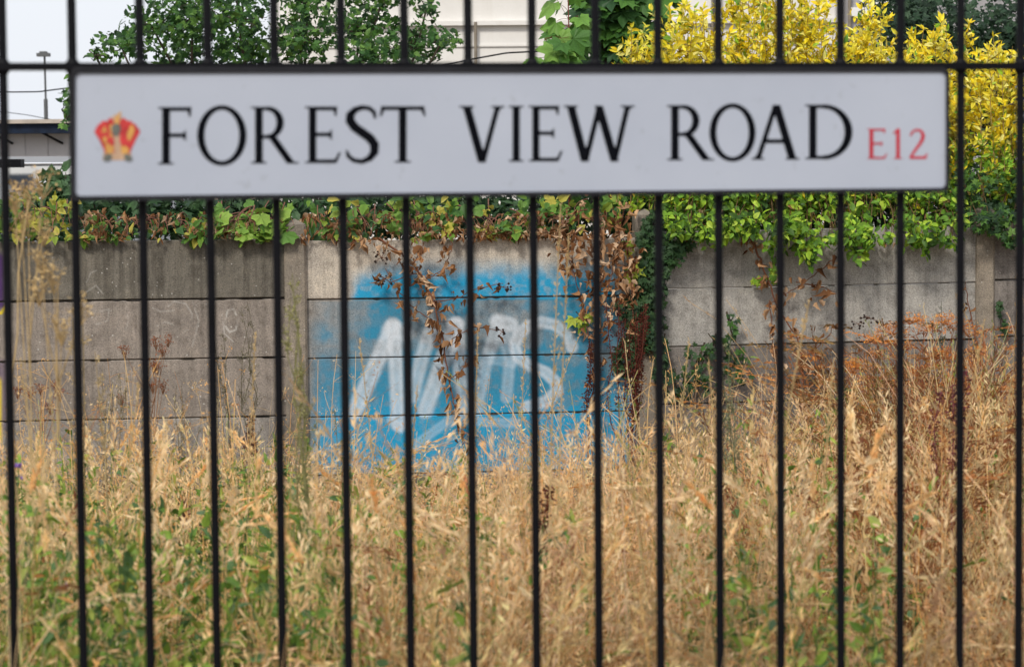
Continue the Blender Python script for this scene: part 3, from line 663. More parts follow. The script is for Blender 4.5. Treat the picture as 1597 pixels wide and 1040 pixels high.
for (x0, x1, n, lab) in ((120, 330, 260, 'withered brown bramble on the wall top left, below the letters FOR'), (330, 450, 90, 'withered brown bramble behind the round-leaved vine'),
                         (470, 720, 620, 'withered brown bramble heaped on the wall top above the blue paint'), (720, 900, 480, 'withered brown bramble heaped on the wall top below the word VIEW'),
                         (1060, 1500, 200, 'withered brown bramble tangled in the lime green climber')):
    o = brambles('dead_bramble', lab, x0, x1, 318 + 14 * (x0 < 1000), int(n * .9), .034, DRY, BRN, yb=372 if x0 < 1000 else 380, m=M_DRYLEAF, gaps=.45, stems=16, dirz=-.5, over=.015)

# ------------------------------------------------------------------ withered vines hanging on the wall
def smooth(pts, n):
    pts = np.array(pts, float); t = np.linspace(0, len(pts) - 1, n); i = np.minimum(t.astype(int), len(pts) - 2); f = (t - i)[:, None]
    f2 = f * f * (3 - 2 * f) * .5 + f * .5; return pts[i] * (1 - f2) + pts[i+1] * f2
def dead_vine(label, stems, leafn, berries=(), size=.047, off=.06, pal=BRN, name='withered_vine', scol=(.17, .07, .04), tm=DRY, m=None, cluster=()):
    c = WALL.at(*stems[0][0], off); e = WALL.at(*stems[0][-1], off); th = empty(name, (e[0], e[1], -.3), label, 'vine'); gs = Geo(); P = []; D = []
    for si, pts in enumerate(stems):
        cv = smooth([WALL.at(x, y, off + .02 * math.sin(k * 1.7 + si)) for k, (x, y) in enumerate(pts)], len(pts) * 4); cv += rng.normal(size=cv.shape) * .003
        gs.tube(cv, np.linspace(.006 if si == 0 else .003, .002, len(cv)), scol, 5)
        L_ = len(pts); n = leafn[si]; i = rng.integers(0, len(cv), n); pp = cv[i] + rng.normal(size=(n, 3)) * [.022, .015, .02]; P.append(pp)
        D.append(norm(rand_unit(n) * .6 + [0, -.15, -.75]))
        for q in pp[::2]: gs.tube([cv[np.argmin(np.linalg.norm(cv - q, axis=1))], q], .0009, scol, 3, False)
    for (x, y, rx, ry, n) in cluster:
        pp = np.array([WALL.at(x + rng.normal() * rx, y + rng.normal() * ry, rng.uniform(.02, .14)) for _ in range(n)]); P.append(pp); D.append(norm(rand_unit(n) * .6 + [0, -.15, -.75]))
    P = np.vstack(P); D = np.vstack(D); N = norm(rand_unit(len(P)) + [0, -.4, 0]); gs.build('stem', M_STEM, th, True)
    foliage(th, 'withered_leaf', tm, pal, P, D, N, size * rng.uniform(.55, 1.3, len(P)), 300, m or M_DRYLEAF)
    for (x, y, rx, ry, n) in berries:
        gb = Geo(); a = WALL.at(x, y, off)
        for _ in range(n):
            q = WALL.at(x + rng.uniform(-rx, rx), y + rng.uniform(-ry, ry), off + rng.uniform(-.02, .02)); gb.ball(q, rng.uniform(.005, .0085), (.035, .02, .016)); gb.tube([q, a + (q - a) * .3 + [0, 0, .004], a], .0009, scol, 3, False)
        gb.build('berry_cluster', M_STEM, th, True, 'stuff')
    return th
dead_vine('long withered vine with brown leaves and dark berries crossing the blue paint',
    [[(590, 372), (621, 393), (642, 412), (663, 436), (677, 471), (685, 505), (694, 547), (698, 581), (708, 630), (718, 664), (725, 706), (730, 750)],
     [(642, 412), (657, 395), (660, 380)], [(650, 425), (610, 440), (590, 430)], [(680, 505), (655, 488), (640, 475), (622, 452), (600, 420)], [(663, 436), (690, 420), (704, 392), (706, 372)],
     [(678, 470), (715, 465), (745, 450), (785, 442)], [(694, 540), (715, 522), (740, 510), (775, 515)], [(700, 590), (720, 580), (728, 560)], [(570, 373), (545, 380)]],
    [125, 12, 12, 18, 20, 18, 20, 12, 10], [(595, 402, 14, 12, 14), (600, 435, 12, 10, 12), (783, 448, 14, 7, 14), (783, 518, 9, 8, 10)])
dead_vine('thick hanging mass of withered brown leaves right of the blue paint, beside the ivy',
    [[(930, 318), (935, 370), (928, 430), (932, 500), (928, 560), (922, 640)], [(880, 385), (893, 420), (908, 470), (915, 510), (925, 560)], [(960, 330), (975, 380), (985, 430), (988, 500)],
     [(905, 320), (900, 360), (888, 420)], [(975, 320), (960, 400), (945, 470)]],
    [70, 40, 30, 25, 30], (), .044, .09, cluster=[(940, 360, 26, 28, 90), (940, 440, 18, 30, 80), (975, 455, 14, 16, 40), (890, 385, 14, 18, 22), (965, 395, 16, 20, 40)])
dead_vine('withered vine with sparse drooping brown leaves on the grey wall right of the ivy',
    [[(1172, 372), (1184, 400), (1200, 440), (1212, 480), (1240, 520), (1252, 560), (1254, 600), (1256, 650)], [(1305, 400), (1275, 425), (1240, 450), (1205, 470)], [(1240, 440), (1275, 445), (1302, 455)],
     [(1250, 560), (1275, 575), (1300, 590)], [(1200, 470), (1205, 520), (1207, 560)], [(1254, 560), (1296, 520), (1298, 510)]],
    [55, 14, 10, 20, 15, 10], [(1338, 505, 10, 8, 8), (1358, 497, 16, 7, 14)], .05, .07, cluster=[(1275, 590, 16, 10, 16), (1275, 455, 18, 16, 7)])
dead_vine('thin withered stem with a few curled leaves on the far right wall post',
    [[(1545, 600), (1530, 560), (1520, 520), (1510, 470), (1506, 440)], [(1528, 560), (1545, 540), (1556, 528)]], [12, 4], (), .045, .08)
def ivy_on_wall(label, blobs, n, size=.036, pal=DARK):
    c = WALL.at(blobs[0][0], blobs[0][1], .03); th = empty('ivy', (c[0], c[1], -.3), label, 'ivy'); w_ = np.array([b[2] * b[3] for b in blobs], float); w_ /= w_.sum()
    P = []; gs = Geo()
    for k in rng.choice(len(blobs), n, p=w_):
        x, y, rx, ry = blobs[k]; a = rng.uniform(0, 2*math.pi); r = math.sqrt(rng.random()); P.append(WALL.at(x + rx*r*math.cos(a), y + ry*r*math.sin(a), rng.uniform(.012, .075)))
    for x, y, rx, ry in blobs:
        for _ in range(3): gs.tube(curve(WALL.at(x + rng.uniform(-rx, rx), y + ry, .012), WALL.at(x + rng.uniform(-rx, rx), y - ry, .012), 7, .08), .003, (.08, .06, .04), 4)
    gs.build('stem', M_STEM, th, True); P = np.array(P)
    D = norm(rand_unit(n) * .7 + [0, -.1, -.7]); N = norm(rand_unit(n) * .45 + [0, -1, .35]); foliage(th, 'leaf', [IVY], pal, P, D, N, size * rng.uniform(.6, 1.3, n), 300); return th
ivy_on_wall('dark ivy clinging to the middle wall post and hanging beside the withered leaves', [(1055, 378, 28, 16), (1012, 395, 14, 22), (1020, 350, 16, 24), (1000, 370, 10, 14), (1040, 400, 28, 18), (1018, 425, 27, 22), (1015, 460, 26, 22), (1002, 500, 24, 22), (985, 480, 22, 22), (990, 535, 22, 20), (975, 560, 18, 26), (1025, 520, 14, 28), (1030, 560, 8, 40)], 1100)
ivy_on_wall('low dark ivy patch climbing from the grass right of the middle post', [(1085, 560, 22, 26), (1120, 540, 20, 20), (1060, 600, 22, 26), (1140, 510, 10, 24), (1150, 570, 24, 30), (1100, 600, 30, 20)], 200, .034, DARK + MID[:1])
ivy_on_wall('small ivy sprig growing up the wall beyond the last post at the far right', [(1566, 505, 7, 8), (1560, 480, 5, 12), (1572, 515, 5, 4)], 22, .034)
ivy_on_wall('bright green sprig on the grey wall under the climber', [(1190, 436, 22, 3), (1180, 438, 10, 5), (1205, 420, 5, 20)], 34, .036, LIME)
ivy_on_wall('yellow-green sprig hanging on the blue paint near the withered leaves', [(908, 494, 14, 8), (985, 425, 7, 14), (975, 385, 8, 12)], 20, .06, [(.42, .5, .06), (.25, .42, .05)])

# ------------------------------------------------------------------ sapling and trees beyond the wall
def sapling(label, tree_cat, stems, n, size, tm, pal, d=14.3, scol=(.16, .05, .035), name='sapling', off=.45, spread=45):
    c = WALL.at(stems[0][0][0], 370, -off); th = empty(name, (c[0], c[1], .1), label, tree_cat); gs = Geo(); P = []; D = []
    for si, pts in enumerate(stems):
        cv = smooth([WALL.at(x, y, -off + .05 * math.sin(k)) for k, (x, y) in enumerate(pts)], len(pts) * 4); gs.tube(cv, np.linspace(.007, .0025, len(cv)), scol, 6)
        for _ in range(n[si]):
            s = cv[rng.integers(2, len(cv))]; e = s + norm(rng.normal(size=3) * [1, .5, .3] + [0, -.1, .35]) * spread / 1000 * rng.uniform(.6, 2.2)
            gs.tube(curve(s, e, 5, .15), .0014, scol, 3); P.append(e); dd = (e - s); D.append(norm(dd * [1, 1, 0] + [0, -.02, -.05]))
    gs.build('trunk', M_STEM, th, True); P = np.array(P); D = np.array(D) + rand_unit(len(P)) * .25; N = norm(rand_unit(len(P)) * .45 + [0, -.75, .6])
    foliage(th, 'leaf', tm, pal, P, D, N, size * rng.uniform(.55, 1.2, len(P)), 300); return th
SYG = [(.12, .27, .045), (.17, .35, .06), (.08, .2, .04), (.22, .40, .08)]
sapling('young sycamore sapling with red stem and large lobed leaves against the white building', 'tree', [[(888, 370), (888, 250), (889, 120), (887, 40), (885, -40)], [(888, 130), (865, 90), (850, 60)], [(889, 120), (868, 96), (852, 76)]], [52, 5, 4], .125, [SYC, SYC2], SYG, spread=62)
sapling('dense green maple with broad leaves standing left of the yellow shrub', 'tree', [[(965, 370), (960, 200), (965, 60), (975, -30)], [(965, 200), (945, 100), (935, 20), (945, -30)], [(965, 180), (985, 80), (1005, 20), (1020, -30)], [(960, 120), (960, 60), (955, -20)]], [90, 90, 60, 60], .13, [SYC, SYC2], [(.07, .18, .04), (.10, .24, .045), (.05, .13, .035), (.045, .11, .045)], name='maple_tree', off=.8, spread=60, scol=(.06, .05, .035))
tree_bl = [(190, 70, 50, 26), (240, 40, 55, 40), (300, 15, 60, 60), (300, 80, 70, 40), (370, 20, 60, 60), (390, 80, 55, 40), (470, 60, 50, 50), (480, 0, 50, 40), (560, 40, 70, 45), (580, 90, 60, 40), (640, 70, 55, 45), (690, 60, 32, 20), (665, 10, 22, 26), (600, -20, 70, 40),
           (330, 160, 120, 60), (520, 160, 120, 60), (200, 130, 50, 30), (150, 85, 20, 10), (104, 170, 10, 34), (114, 130, 10, 30)]
cloud('green_tree', 'dark green leafy tree beyond the wall at upper left, against sky and white building', 'tree', [(a, b, c, d, 19.5 + rng.uniform(-.7, .7), .8) for a, b, c, d in tree_bl], 6800, .052, [SYC2, BRAM[0]], [(.04, .115, .025), (.06, .15, .03), (.022, .06, .018), (.12, .24, .045)], 19.5, base=.15)
cloud('green_tree', 'dark green shrub with bluish leaves behind the yellow shrub at upper right', 'tree', [(x, 60 + rng.uniform(-30, 30), 70, 90, 20 + rng.uniform(-.5, .5), .8) for x in (1410, 1460, 1520, 1580, 1650, 1750)] + [(1330, 110, 40, 60, 20, .6), (1500, 180, 150, 60, 20, .7)], 7000, .06, [SYC2, IVY], [(.03, .07, .035), (.045, .09, .045), (.025, .05, .03), (.06, .11, .06)], 20, base=.15)
cloud('low_shrub', 'dull green low shrub behind the wall beside the grey vehicle at far left', 'shrub', [(95, 290, 30, 26, 16.5, .3), (60, 320, 50, 22, 16.5, .3), (120, 310, 40, 40, 16.6, .3)], 420, .08, [BRAM[0], SYC2], [(.06, .13, .05), (.09, .17, .07)], 16.5, base=.1)

# ------------------------------------------------------------------ buildings
m_render, nt_, b_ = mat('white painted render')
f_ = noise(nt_, 1.2, 6, None, .6)
mp_ = nt_.nodes.new('ShaderNodeMapping'); mp_.inputs['Scale'].default_value = (3, 3, .35); t_ = nt_.nodes.new('ShaderNodeTexCoord'); nt_.links.new(t_.outputs['Object'], mp_.inputs['Vector'])
c_ = mixc(nt_, .6, ramp(nt_, f_, [(.3, (.66, .64, .61)), (.7, (.78, .765, .74))]), ramp(nt_, noise(nt_, 1.5, 5, mp_.outputs[0]), [(.3, (.82, .80, .76)), (.55, (1, 1, 1))]), 'MULTIPLY')
nt_.links.new(c_, b_.inputs['Base Color']); b_.inputs['Roughness'].default_value = .85; bump(nt_, b_, noise(nt_, 40, 4), .2, .01)
M_GLASS = simple('dark window glass', (.03, .035, .04), .12, 0, .2, 3); M_WFRAME = simple('white window frame', (.72, .72, .7), .5, 0, .08, 4)
M_GREYWALL = simple('grey pebbledash', (.33, .32, .33), .9, 0, .2, 9, .3); M_ROOF = simple('slate roof', (.09, .09, .1), .8, 0, .3, 6)
M_PIPE = simple('weathered pipe', (.2, .17, .13), .6, 0, .3, 9)
def house(name, label, px0, px1, d, depth, zt, material, ledges=(), windows=(), pipes=(), roof=True):
    a = flat(d).at(px0, 275); b = flat(d).at(px1, 275); x0, x1 = a[0], b[0]; th = empty(name, ((x0+x1)/2, d, .1), label, 'building')
    g = Geo(); xs_ = [x0]; wins = sorted(windows)
    zb = 0.0
    # wall front built round its window openings
    cols = [x0]; 
    spans = []
    for (wx0, wx1, wz0, wz1) in wins: spans.append((wx0, wx1, wz0, wz1))
    cur = x0
    for (wx0, wx1, wz0, wz1) in spans:
        g.box((cur, d, zb), (wx0, d + .25, zt)); g.box((wx0, d, zb), (wx1, d + .25, wz0)); g.box((wx0, d, wz1), (wx1, d + .25, zt)); cur = wx1
    g.box((cur, d, zb), (x1, d + .25, zt)); g.box((x0, d + .26, zb), (x0 + .25, d + depth, zt)); g.box((x1 - .25, d + .26, zb), (x1, d + depth, zt)); g.box((x0 + .26, d + depth - .25, zb), (x1 - .26, d + depth, zt))
    g.build('wall', material, th)
    for (wx0, wx1, wz0, wz1) in spans:
        g = Geo(); fr = .06
        g.box((wx0, d + .08, wz0), (wx0 + fr, d + .14, wz1)); g.box((wx1 - fr, d + .08, wz0), (wx1, d + .14, wz1)); g.box((wx0 + fr, d + .08, wz1 - fr), (wx1 - fr, d + .14, wz1)); g.box((wx0 + fr, d + .08, wz0), (wx1 - fr, d + .14, wz0 + fr))
        xm = (wx0 + wx1) / 2; g.box((xm - .03, d + .085, wz0 + fr), (xm + .03, d + .135, wz1 - fr)); fo = g.build('window', M_WFRAME, th)
        g = Geo(); g.box((wx0 + fr, d + .10, wz0 + fr), (xm - .03, d + .112, wz1 - fr)); g.box((xm + .03, d + .10, wz0 + fr), (wx1 - fr, d + .112, wz1 - fr)); g.build('pane', M_GLASS, fo)
        g = Geo(); g.box((wx0 - .1, d - .08, wz0 - .09), (wx1 + .1, d - .002, wz0 - .002)); g.build('sill', M_WFRAME, th)
    for z, t, pr in ledges:
        g = Geo(); g.box((x0 - .03, d - pr, z), (x1 + .03, d - .003, z + t)); g.build('ledge', material, th)
    for px, pz0, pz1 in pipes:
        g = Geo(); x = flat(d - .06).at(px, 100)[0]; g.tube([(x, d - .07, pz0), (x, d - .07, pz1)], .018, sides=8); g.build('pipe', M_PIPE, th, True)
    if roof:
        g = Geo(); V = [(x0 - .3, d - .3, zt), (x1 + .3, d - .3, zt), (x1 + .3, d + depth + .3, zt), (x0 - .3, d + depth + .3, zt), (x0 + .4, d + depth / 2, zt + 1.8), (x1 - .4, d + depth / 2, zt + 1.8)]
        g.quads(V, [[0, 1, 5, 4], [2, 3, 4, 5]]); g.add(V, [[1, 2, 5], [3, 0, 4]]); g.quads(V, [[3, 2, 1, 0]]); g.build('roof', M_ROOF, th)
    return th
D1 = 27.0
def zat(py, d=D1, px=798): return flat(d).at(px, py)[2]
house('white_building', 'white rendered building with thin horizontal ledges seen above the sign behind the trees', 430, 1322, D1, 8, 6.2, m_render,
      [(zat(40) , .045, .07), (zat(73), .02, .02), (zat(-140), .06, .07)], [(1.2, 2.4, 3.8, 5.0), (-1.6, -.4, 3.8, 5.0)], [(742, .2, zat(35)), (1112, .2, 5.8)])
house('grey_building', 'grey pebbledashed house with a white-silled window behind the yellow shrub', 1326, 1900, 26, 8, 6.0, M_GREYWALL, (),
      [(flat(26).at(1338, 0)[0], flat(26).at(1392, 0)[0], zat(17, 26), zat(-150, 26))], [(1325, .2, 5.5)])
# long shed at the far left with a blue fascia
M_CLAD = simple('pale ribbed cladding', (.50, .49, .51), .6, 0, .08, 4); M_FASC = simple('dark blue fascia', (.006, .014, .034), .55, 0, .4, 12, 0, .2); M_TOPE = simple('beige roof edge', (.42, .37, .32), .7, 0, .2, 5)
d = 34.0; fl = flat(d); sx0 = fl.at(-420, 200)[0]; sx1 = fl.at(150, 200)[0]
shed = empty('shed', ((sx0 + sx1) / 2, d, .1), 'low shed with pale ribbed wall and dark blue fascia below the street lamp', 'shed')
z1, z2, z3 = zat(190, d, 50), zat(194, d, 50), zat(209, d, 50)
x = sx0
while x < sx1:
    g = Geo(); wd_ = .30; g.box((x, d, .1), (x + wd_ - .018, d + .03, z3)); g.box((x + wd_ - .018, d + .012, .1), (x + wd_, d + .03, z3)); g.build('cladding_panel', M_CLAD, shed); x += wd_
g = Geo(); g.box((sx0, d - .35, z3), (sx1, d + .2, z2)); g.build('fascia', M_FASC, shed)
g = Geo(); g.box((sx0 - .1, d - .42, z2 + .002), (sx1 + .1, d + 6, z1 + .02)); g.build('roof', M_TOPE, shed)
for px in (20, 98, -60):
    b0 = fl.at(px, 224); g = Geo(); g.tube([(b0[0], d - .01, b0[2]), (b0[0] - .22, d - .3, z3 + .01)], .016, sides=6); g.build('bracket', M_BLACK, shed)
# grey vehicle
M_CAR = simple('grey car paint', (.20, .215, .245), .45, 0, .05, 3); M_CARG = simple('tinted glass', (.09, .105, .13), .3, 0, .1, 3); M_TYRE = simple('tyre rubber', (.02, .02, .02), .85, 0, .2, 20); M_RIM = simple('alloy rim', (.5, .5, .5), .35, .8, .1, 10)
M_TRIM = simple('pale roof rail', (.6, .62, .66), .35, .5, .08, 4)
dc = 25.0; fc = flat(dc); c0 = fc.at(60, 300)
car = empty('parked_car', (c0[0] - .6, dc, .15), 'grey parked estate car behind the wall at the far left', 'car')
ztop = zat(243, dc, 60); zbelt = zat(318, dc, 60); base = .15
cx = c0[0] - .6; Lh = 2.3
prof = [(-Lh, base+.35), (-Lh, zbelt-.25), (-Lh+.1, zbelt-.10), (-1.5, zbelt), (-.95, ztop-.05), (-.7, ztop), (1.6, ztop-.01), (2.05, zbelt+.05), (2.25, zbelt-.1), (Lh, base+.45), (Lh, base+.3)]
g = Geo(); n_ = len(prof); tumble = lambda z: .16 * max(0, (z - zbelt) / (ztop - zbelt + 1e-6)) if z > zbelt else 0
V = [(cx + a, dc + tumble(z), z) for a, z in prof] + [(cx + a, dc + 1.75 - tumble(z), z) for a, z in prof]
g.quads(V, [[i, (i+1) % n_, (i+1) % n_ + n_, i + n_] for i in range(n_)])
cc = [(cx, dc + .02, zbelt - .3)]; 
g.add(V + [(cx, dc - .02, zbelt - .25), (cx, dc + 1.77, zbelt - .25)], [[i, (i+1) % n_, 2*n_] for i in range(n_)] + [[(i+1) % n_ + n_, i + n_, 2*n_+1] for i in range(n_)])
g.build('body', M_CAR, car, False)
for a0, a1, a2, a3 in ((-1.3, -.9, .16, .16), (.26, .26, 1.3, 1.2)):
    g = Geo(); zz0, zz1 = zbelt + .02, ztop - .10; V = [(cx + a0, dc + tumble(zz0) - .006, zz0), (cx + a1, dc + tumble(zz1) - .006, zz1), (cx + a3, dc + tumble(zz1) - .006, zz1), (cx + a2, dc + tumble(zz0) - .006, zz0)]
    g.quads(V, [[0, 3, 2, 1]]); g.build('side_window', M_CARG, car)
g = Geo(); g.tube([(cx - .8, dc + .12, ztop - .08), (cx + .3, dc + .12, ztop - .075), (cx + 1.5, dc + .12, ztop - .08)], .012, sides=6); g.build('trim_strip', M_TRIM, car)
g = Geo(); mxp = fc.at(24, 256); g.box((mxp[0] - .14, dc - .25, mxp[2] - .035), (mxp[0] + .1, dc - .06, mxp[2] + .045)); g.build('mirror', M_BLACK, car)
for wx in (-1.45, 1.45):
    for wy in (-.02, 1.57):
        g = Geo(); g.tube([(cx + wx, dc + wy, base + .33), (cx + wx, dc + wy + .2, base + .33)], .33, sides=20); wo = g.build('wheel', M_TYRE, car)
        g = Geo(); g.tube([(cx + wx, dc + wy - .012, base + .33), (cx + wx, dc + wy + .21, base + .33)], .21, sides=14); g.build('rim', M_RIM, wo)
# street lamp and cables
ds = 62.0; fs = flat(ds); lp = fs.at(72, 190); lt = fs.at(69.5, 88)
lamp = empty('street_lamp', (lp[0], ds, .1), 'thin distant street lamp post standing against the sky at the far left', 'street lamp')
M_POST = simple('grey lamp post', (.10, .105, .11), .6, .2, .15, 3)
zk = fs.at(70, 155)[2]
g = Geo(); g.tube([(lp[0], ds, .1), (lp[0], ds, zk)], .05, sides=8); g.tube([(lp[0], ds, zk), (lt[0], ds, lt[2])], .026, sides=8); g.build('pole', M_POST, lamp, True)
g = Geo(); g.box((lt[0] - .17, ds - .15, lt[2] - .01), (lt[0] + .13, ds + .1, lt[2] + .07)); g.box((lt[0] - .10, ds - .14, lt[2] + .072), (lt[0] + .06, ds + .08, lt[2] + .11)); g.build('lamp_head', M_POST, lamp)
def cable(label, pts, d, r=.018):
    pl = flat(d); P = [pl.at(x, y) for x, y in pts]; g = Geo(); g.tube(smooth(P, len(P) * 4), r, sides=6); tag(g.build('cable', M_BLACK, None, True), label, 'cable')
cable('dark overhead cable sagging across the sky left of the sign', [(-500, 90), (-200, 130), (-60, 141), (15, 144), (60, 143.5), (110, 137), (200, 110), (420, 60)], 40, .011)
cable('faint thin cable low in the sky above the shed', [(-400, 150), (0, 174), (45, 180), (75, 186), (140, 195)], 55, .008)
cable('thin black cable curving across the white building above the sign', [(600, 112), (690, 103), (740, 92), (790, 83), (850, 80), (960, 84), (1100, 92), (1300, 96)], 26.6, .009)

# ------------------------------------------------------------------ grass and weeds
STRAW = np.array([(.93, .60, .28), (.90, .54, .22), (.95, .68, .37), (.87, .50, .20), (.92, .63, .31), (.95, .73, .44), (.78, .45, .20), (.55, .27, .11)])
GREENS = np.array([(.13, .24, .04), (.22, .34, .05), (.09, .17, .06), (.34, .40, .08)])
def ribbon(g, pts, w, c, side=None):
    pts = np.asarray(pts); n = len(pts); d = norm(np.gradient(pts, axis=0)); s = norm(np.cross(d, side if side is not None else rand_unit(1)[0]))
    w = np.broadcast_to(w, (n,))[:, None]; V = np.empty((2*n, 3)); V[0::2] = pts - s * w / 2; V[1::2] = pts + s * w / 2
    T = []
    for i in range(n - 1): a = 2*i; T += [[a, a+1, a+3], [a, a+3, a+2]]
    g.add(V, T, c)
DIA = (np.array([(0, 0, 0), (-.5, .5, .12), (0, 1, 0), (.5, .5, .12)]), np.array([[0, 1, 2], [0, 2, 3]]))
def spikelets(g, P, D, L_, W_, cols):
    R = basis(D, rand_unit(len(P))); R = R * np.stack([np.full(len(P), 1) * W_, L_, W_ * np.ones(len(P))], axis=1)[:, None, :]; g.inst(DIA, P, R, cols)
def stalkpts(x, y, h, lean=.30, n=9):
    a = rng.uniform(0, 2*math.pi); l = abs(rng.normal()) * lean * h; t = np.linspace(0, 1, n); nod = max(0, rng.normal(.3, .5)) * .13; s = np.clip((t - .75) / .25, 0, 1)**1.5
    return np.stack([x + math.cos(a) * (l * t**1.7 + nod * s), y + math.sin(a) * (l * t**1.7 + nod * s), h * t * (1 - .18 * l / h * t**2) - nod * .8 * s**1.6], axis=1)
def oat(g, x, y, h, c, n=26, ph=.24, pale=True):
    p = stalkpts(x, y, h); c = np.array(c); ribbon(g, p, np.linspace(.0040, .0020, len(p)), c * [.86, .76, .62]); c = c * .45 + np.array([.95, .74, .46]) * .55 if pale else c  # shadow browns put into the stalk colour, highlights into the pale heads
    t = rng.uniform(1 - ph / h, 1.02, n) * (len(p) - 1); i = np.clip(t.astype(int), 0, len(p) - 2); f = (t - i)[:, None]
    q = p[i] * (1 - f) + p[i+1] * f; ax = norm(p[i+1] - p[i]); wdt = .034 * (1 - np.clip((t / (len(p)-1) - (1 - ph/h)) / (ph/h), 0, 1))[:, None] + .004
    off = rand_unit(n) * [1, 1, .3]; q = q + off * wdt * rng.uniform(.2, 1, (n, 1)); D = norm(ax * .8 + off * .5 + [0, 0, -.1])
    spikelets(g, q, D, rng.uniform(.016, .036, n), .0062, np.clip(c * rng.uniform(.85, 1.15, (n, 1)), 0, 1))
def dense_head(g, x, y, h, c, n=34, ph=.09):
    p = stalkpts(x, y, h, .12); c = np.array(c); ribbon(g, p, np.linspace(.0034, .0016, len(p)), c * .85)
    t = rng.uniform(1 - ph / h, 1.0, n) * (len(p) - 1); i = np.clip(t.astype(int), 0, len(p) - 2); f = (t - i)[:, None]; q = p[i] * (1 - f) + p[i+1] * f
    ax = norm(p[i+1] - p[i]); off = rand_unit(n) * [1, 1, .2]; spikelets(g, q + off * .003, norm(ax + off * .45), rng.uniform(.012, .02, n), .0065, np.clip(c * rng.uniform(.85, 1.2, (n, 1)), 0, 1))
def blade(g, x, y, h, c, w=.006):
    a = rng.uniform(0, 2*math.pi); l = rng.uniform(.2, .7) * h; t = np.linspace(0, 1, 7); bend = rng.uniform(0, .9)
    p = np.stack([x + math.cos(a)*l*t**1.6, y + math.sin(a)*l*t**1.6, h * (t - bend * .55 * t**3)], axis=1); ribbon(g, p, w * (1 - t**2 * .9), c, np.array([-math.sin(a)*.2, math.cos(a)*.2, 1.]) + rng.normal(size=3)*.4)
def tuft(kind):
    g = Geo(); sub = STRAW[rng.choice(8, 3, replace=False)] if kind != 5 else np.array([(.50, .21, .07), (.62, .29, .10), (.30, .12, .05)])
    for _ in range(11):
        r = rng.normal(size=2) * .045; c = sub[rng.integers(0, 3)] * rng.uniform(.85, 1.08)
        if kind % 4 == 3 and rng.random() < .35: c = GREENS[rng.integers(0, 4)] * 1.2
        h = rng.uniform(.42, 1.08)
        if kind % 2 == 0: oat(g, *r, h, c, 24)
        elif kind == 5: oat(g, *r, h, c, 22, .3, False)
        else: dense_head(g, *r, h, c) if rng.random() < .4 else oat(g, *r, h, c, 22, .18)
    for _ in range(20):
        r = rng.normal(size=2) * .06; c = sub[rng.integers(0, 3)] * [.85, .72, .56] * rng.uniform(.3, .95)  # base blades coloured darker to stand in for shade between the stems
        if rng.random() < (.05 if kind % 4 != 3 else .35): c = GREENS[rng.integers(0, 4)]
        blade(g, *r, rng.uniform(.25, .72), c, rng.uniform(.005, .013))
    return np.concatenate(g.V), np.concatenate(g.T), np.concatenate(g.C)
def fine_tuft(kind):
    g = Geo(); sub = STRAW[rng.choice(8, 3, replace=False)]
    for _ in range(16):
        r = rng.normal(size=2) * .06; c = np.array(sub[rng.integers(0, 3)]) * rng.uniform(.75, 1.08); h = rng.uniform(.4, 1.1) 
        if kind % 3 == 0 and rng.random() < .3: c = GREENS[rng.integers(0, 4)] * 1.1
        p = stalkpts(*r, h, .42); ribbon(g, p, np.linspace(.0046, .0020, len(p)), c * .55 + np.array([.95, .76, .5]) * .4)
        n = rng.integers(8, 20); ph = .2; t = rng.uniform(1 - ph / h, 1.0, n) * (len(p) - 1); i = np.clip(t.astype(int), 0, len(p) - 2); f = (t - i)[:, None]
        q = p[i] * (1 - f) + p[i+1] * f; off = rand_unit(n) * [1, 1, .3]; q = q + off * rng.uniform(.002, .018, (n, 1)); spikelets(g, q, norm(norm(p[i+1] - p[i]) + off * .4), rng.uniform(.009, .018, n), .0036, np.clip(c * rng.uniform(.9, 1.2, (n, 1)), 0, 1))
    for _ in range(26):
        r = rng.normal(size=2) * .07; c = sub[rng.integers(0, 3)] * [.92, .80, .64] * rng.uniform(.35, 1.0)  # lower blades darkened too, painting the shaded gaps of the tuft
        if rng.random() < (.08 if kind % 3 else .3): c = GREENS[rng.integers(0, 4)]
        blade(g, *r, rng.uniform(.3, .85), c, rng.uniform(.003, .006))
    return np.concatenate(g.V), np.concatenate(g.T), np.concatenate(g.C)
TUFTS = [tuft(k) for k in range(14)] + [fine_tuft(k) for k in range(12)]
def place_tufts(g, pts):
    for (x, y, s, k) in pts:
        V, T, C = TUFTS[k]; a = rng.uniform(0, 2*math.pi); c_, s_ = math.cos(a), math.sin(a)
        lx = (vnoise(np.array([x * 3.1 + 3]), np.array([y * 2.1]))[0] - .5) * .9 + rng.normal() * .12; ly = rng.normal() * .15
        R = np.array([[c_, -s_, lx], [s_, c_, ly], [0, 0, 1]]); V2 = (V * [1, 1, s]) @ R.T + [x, y, ground_z(y)]
        px = proj(np.array([x, y, 1.]))[0]; gn = vnoise(np.array([x * 2.3 + 9]), np.array([y * 2.3]))[0]
        gf = np.clip((gn - .45) * 2.2 + .34 * (px < 430) + .12 * (1130 < px < 1400) - .45 * (760 < px < 1020), 0, .6) * rng.uniform(.3, 1)
        pt = vnoise(np.array([x * 1.7 + 40]), np.array([y * 1.3 + 11]))[0]; tint = np.array([1.05, rng.uniform(.88, 1.0), rng.uniform(.72, 1.02)]) * rng.uniform(.75, 1.15) * (.48 + .90 * pt)
        C2 = C * tint; C2 = C2 * (1 - gf) + (C2.mean(1, keepdims=True) * np.array([.88, .90, .38])) * gf; g.add(V2, T, np.clip(C2, 0, 1))
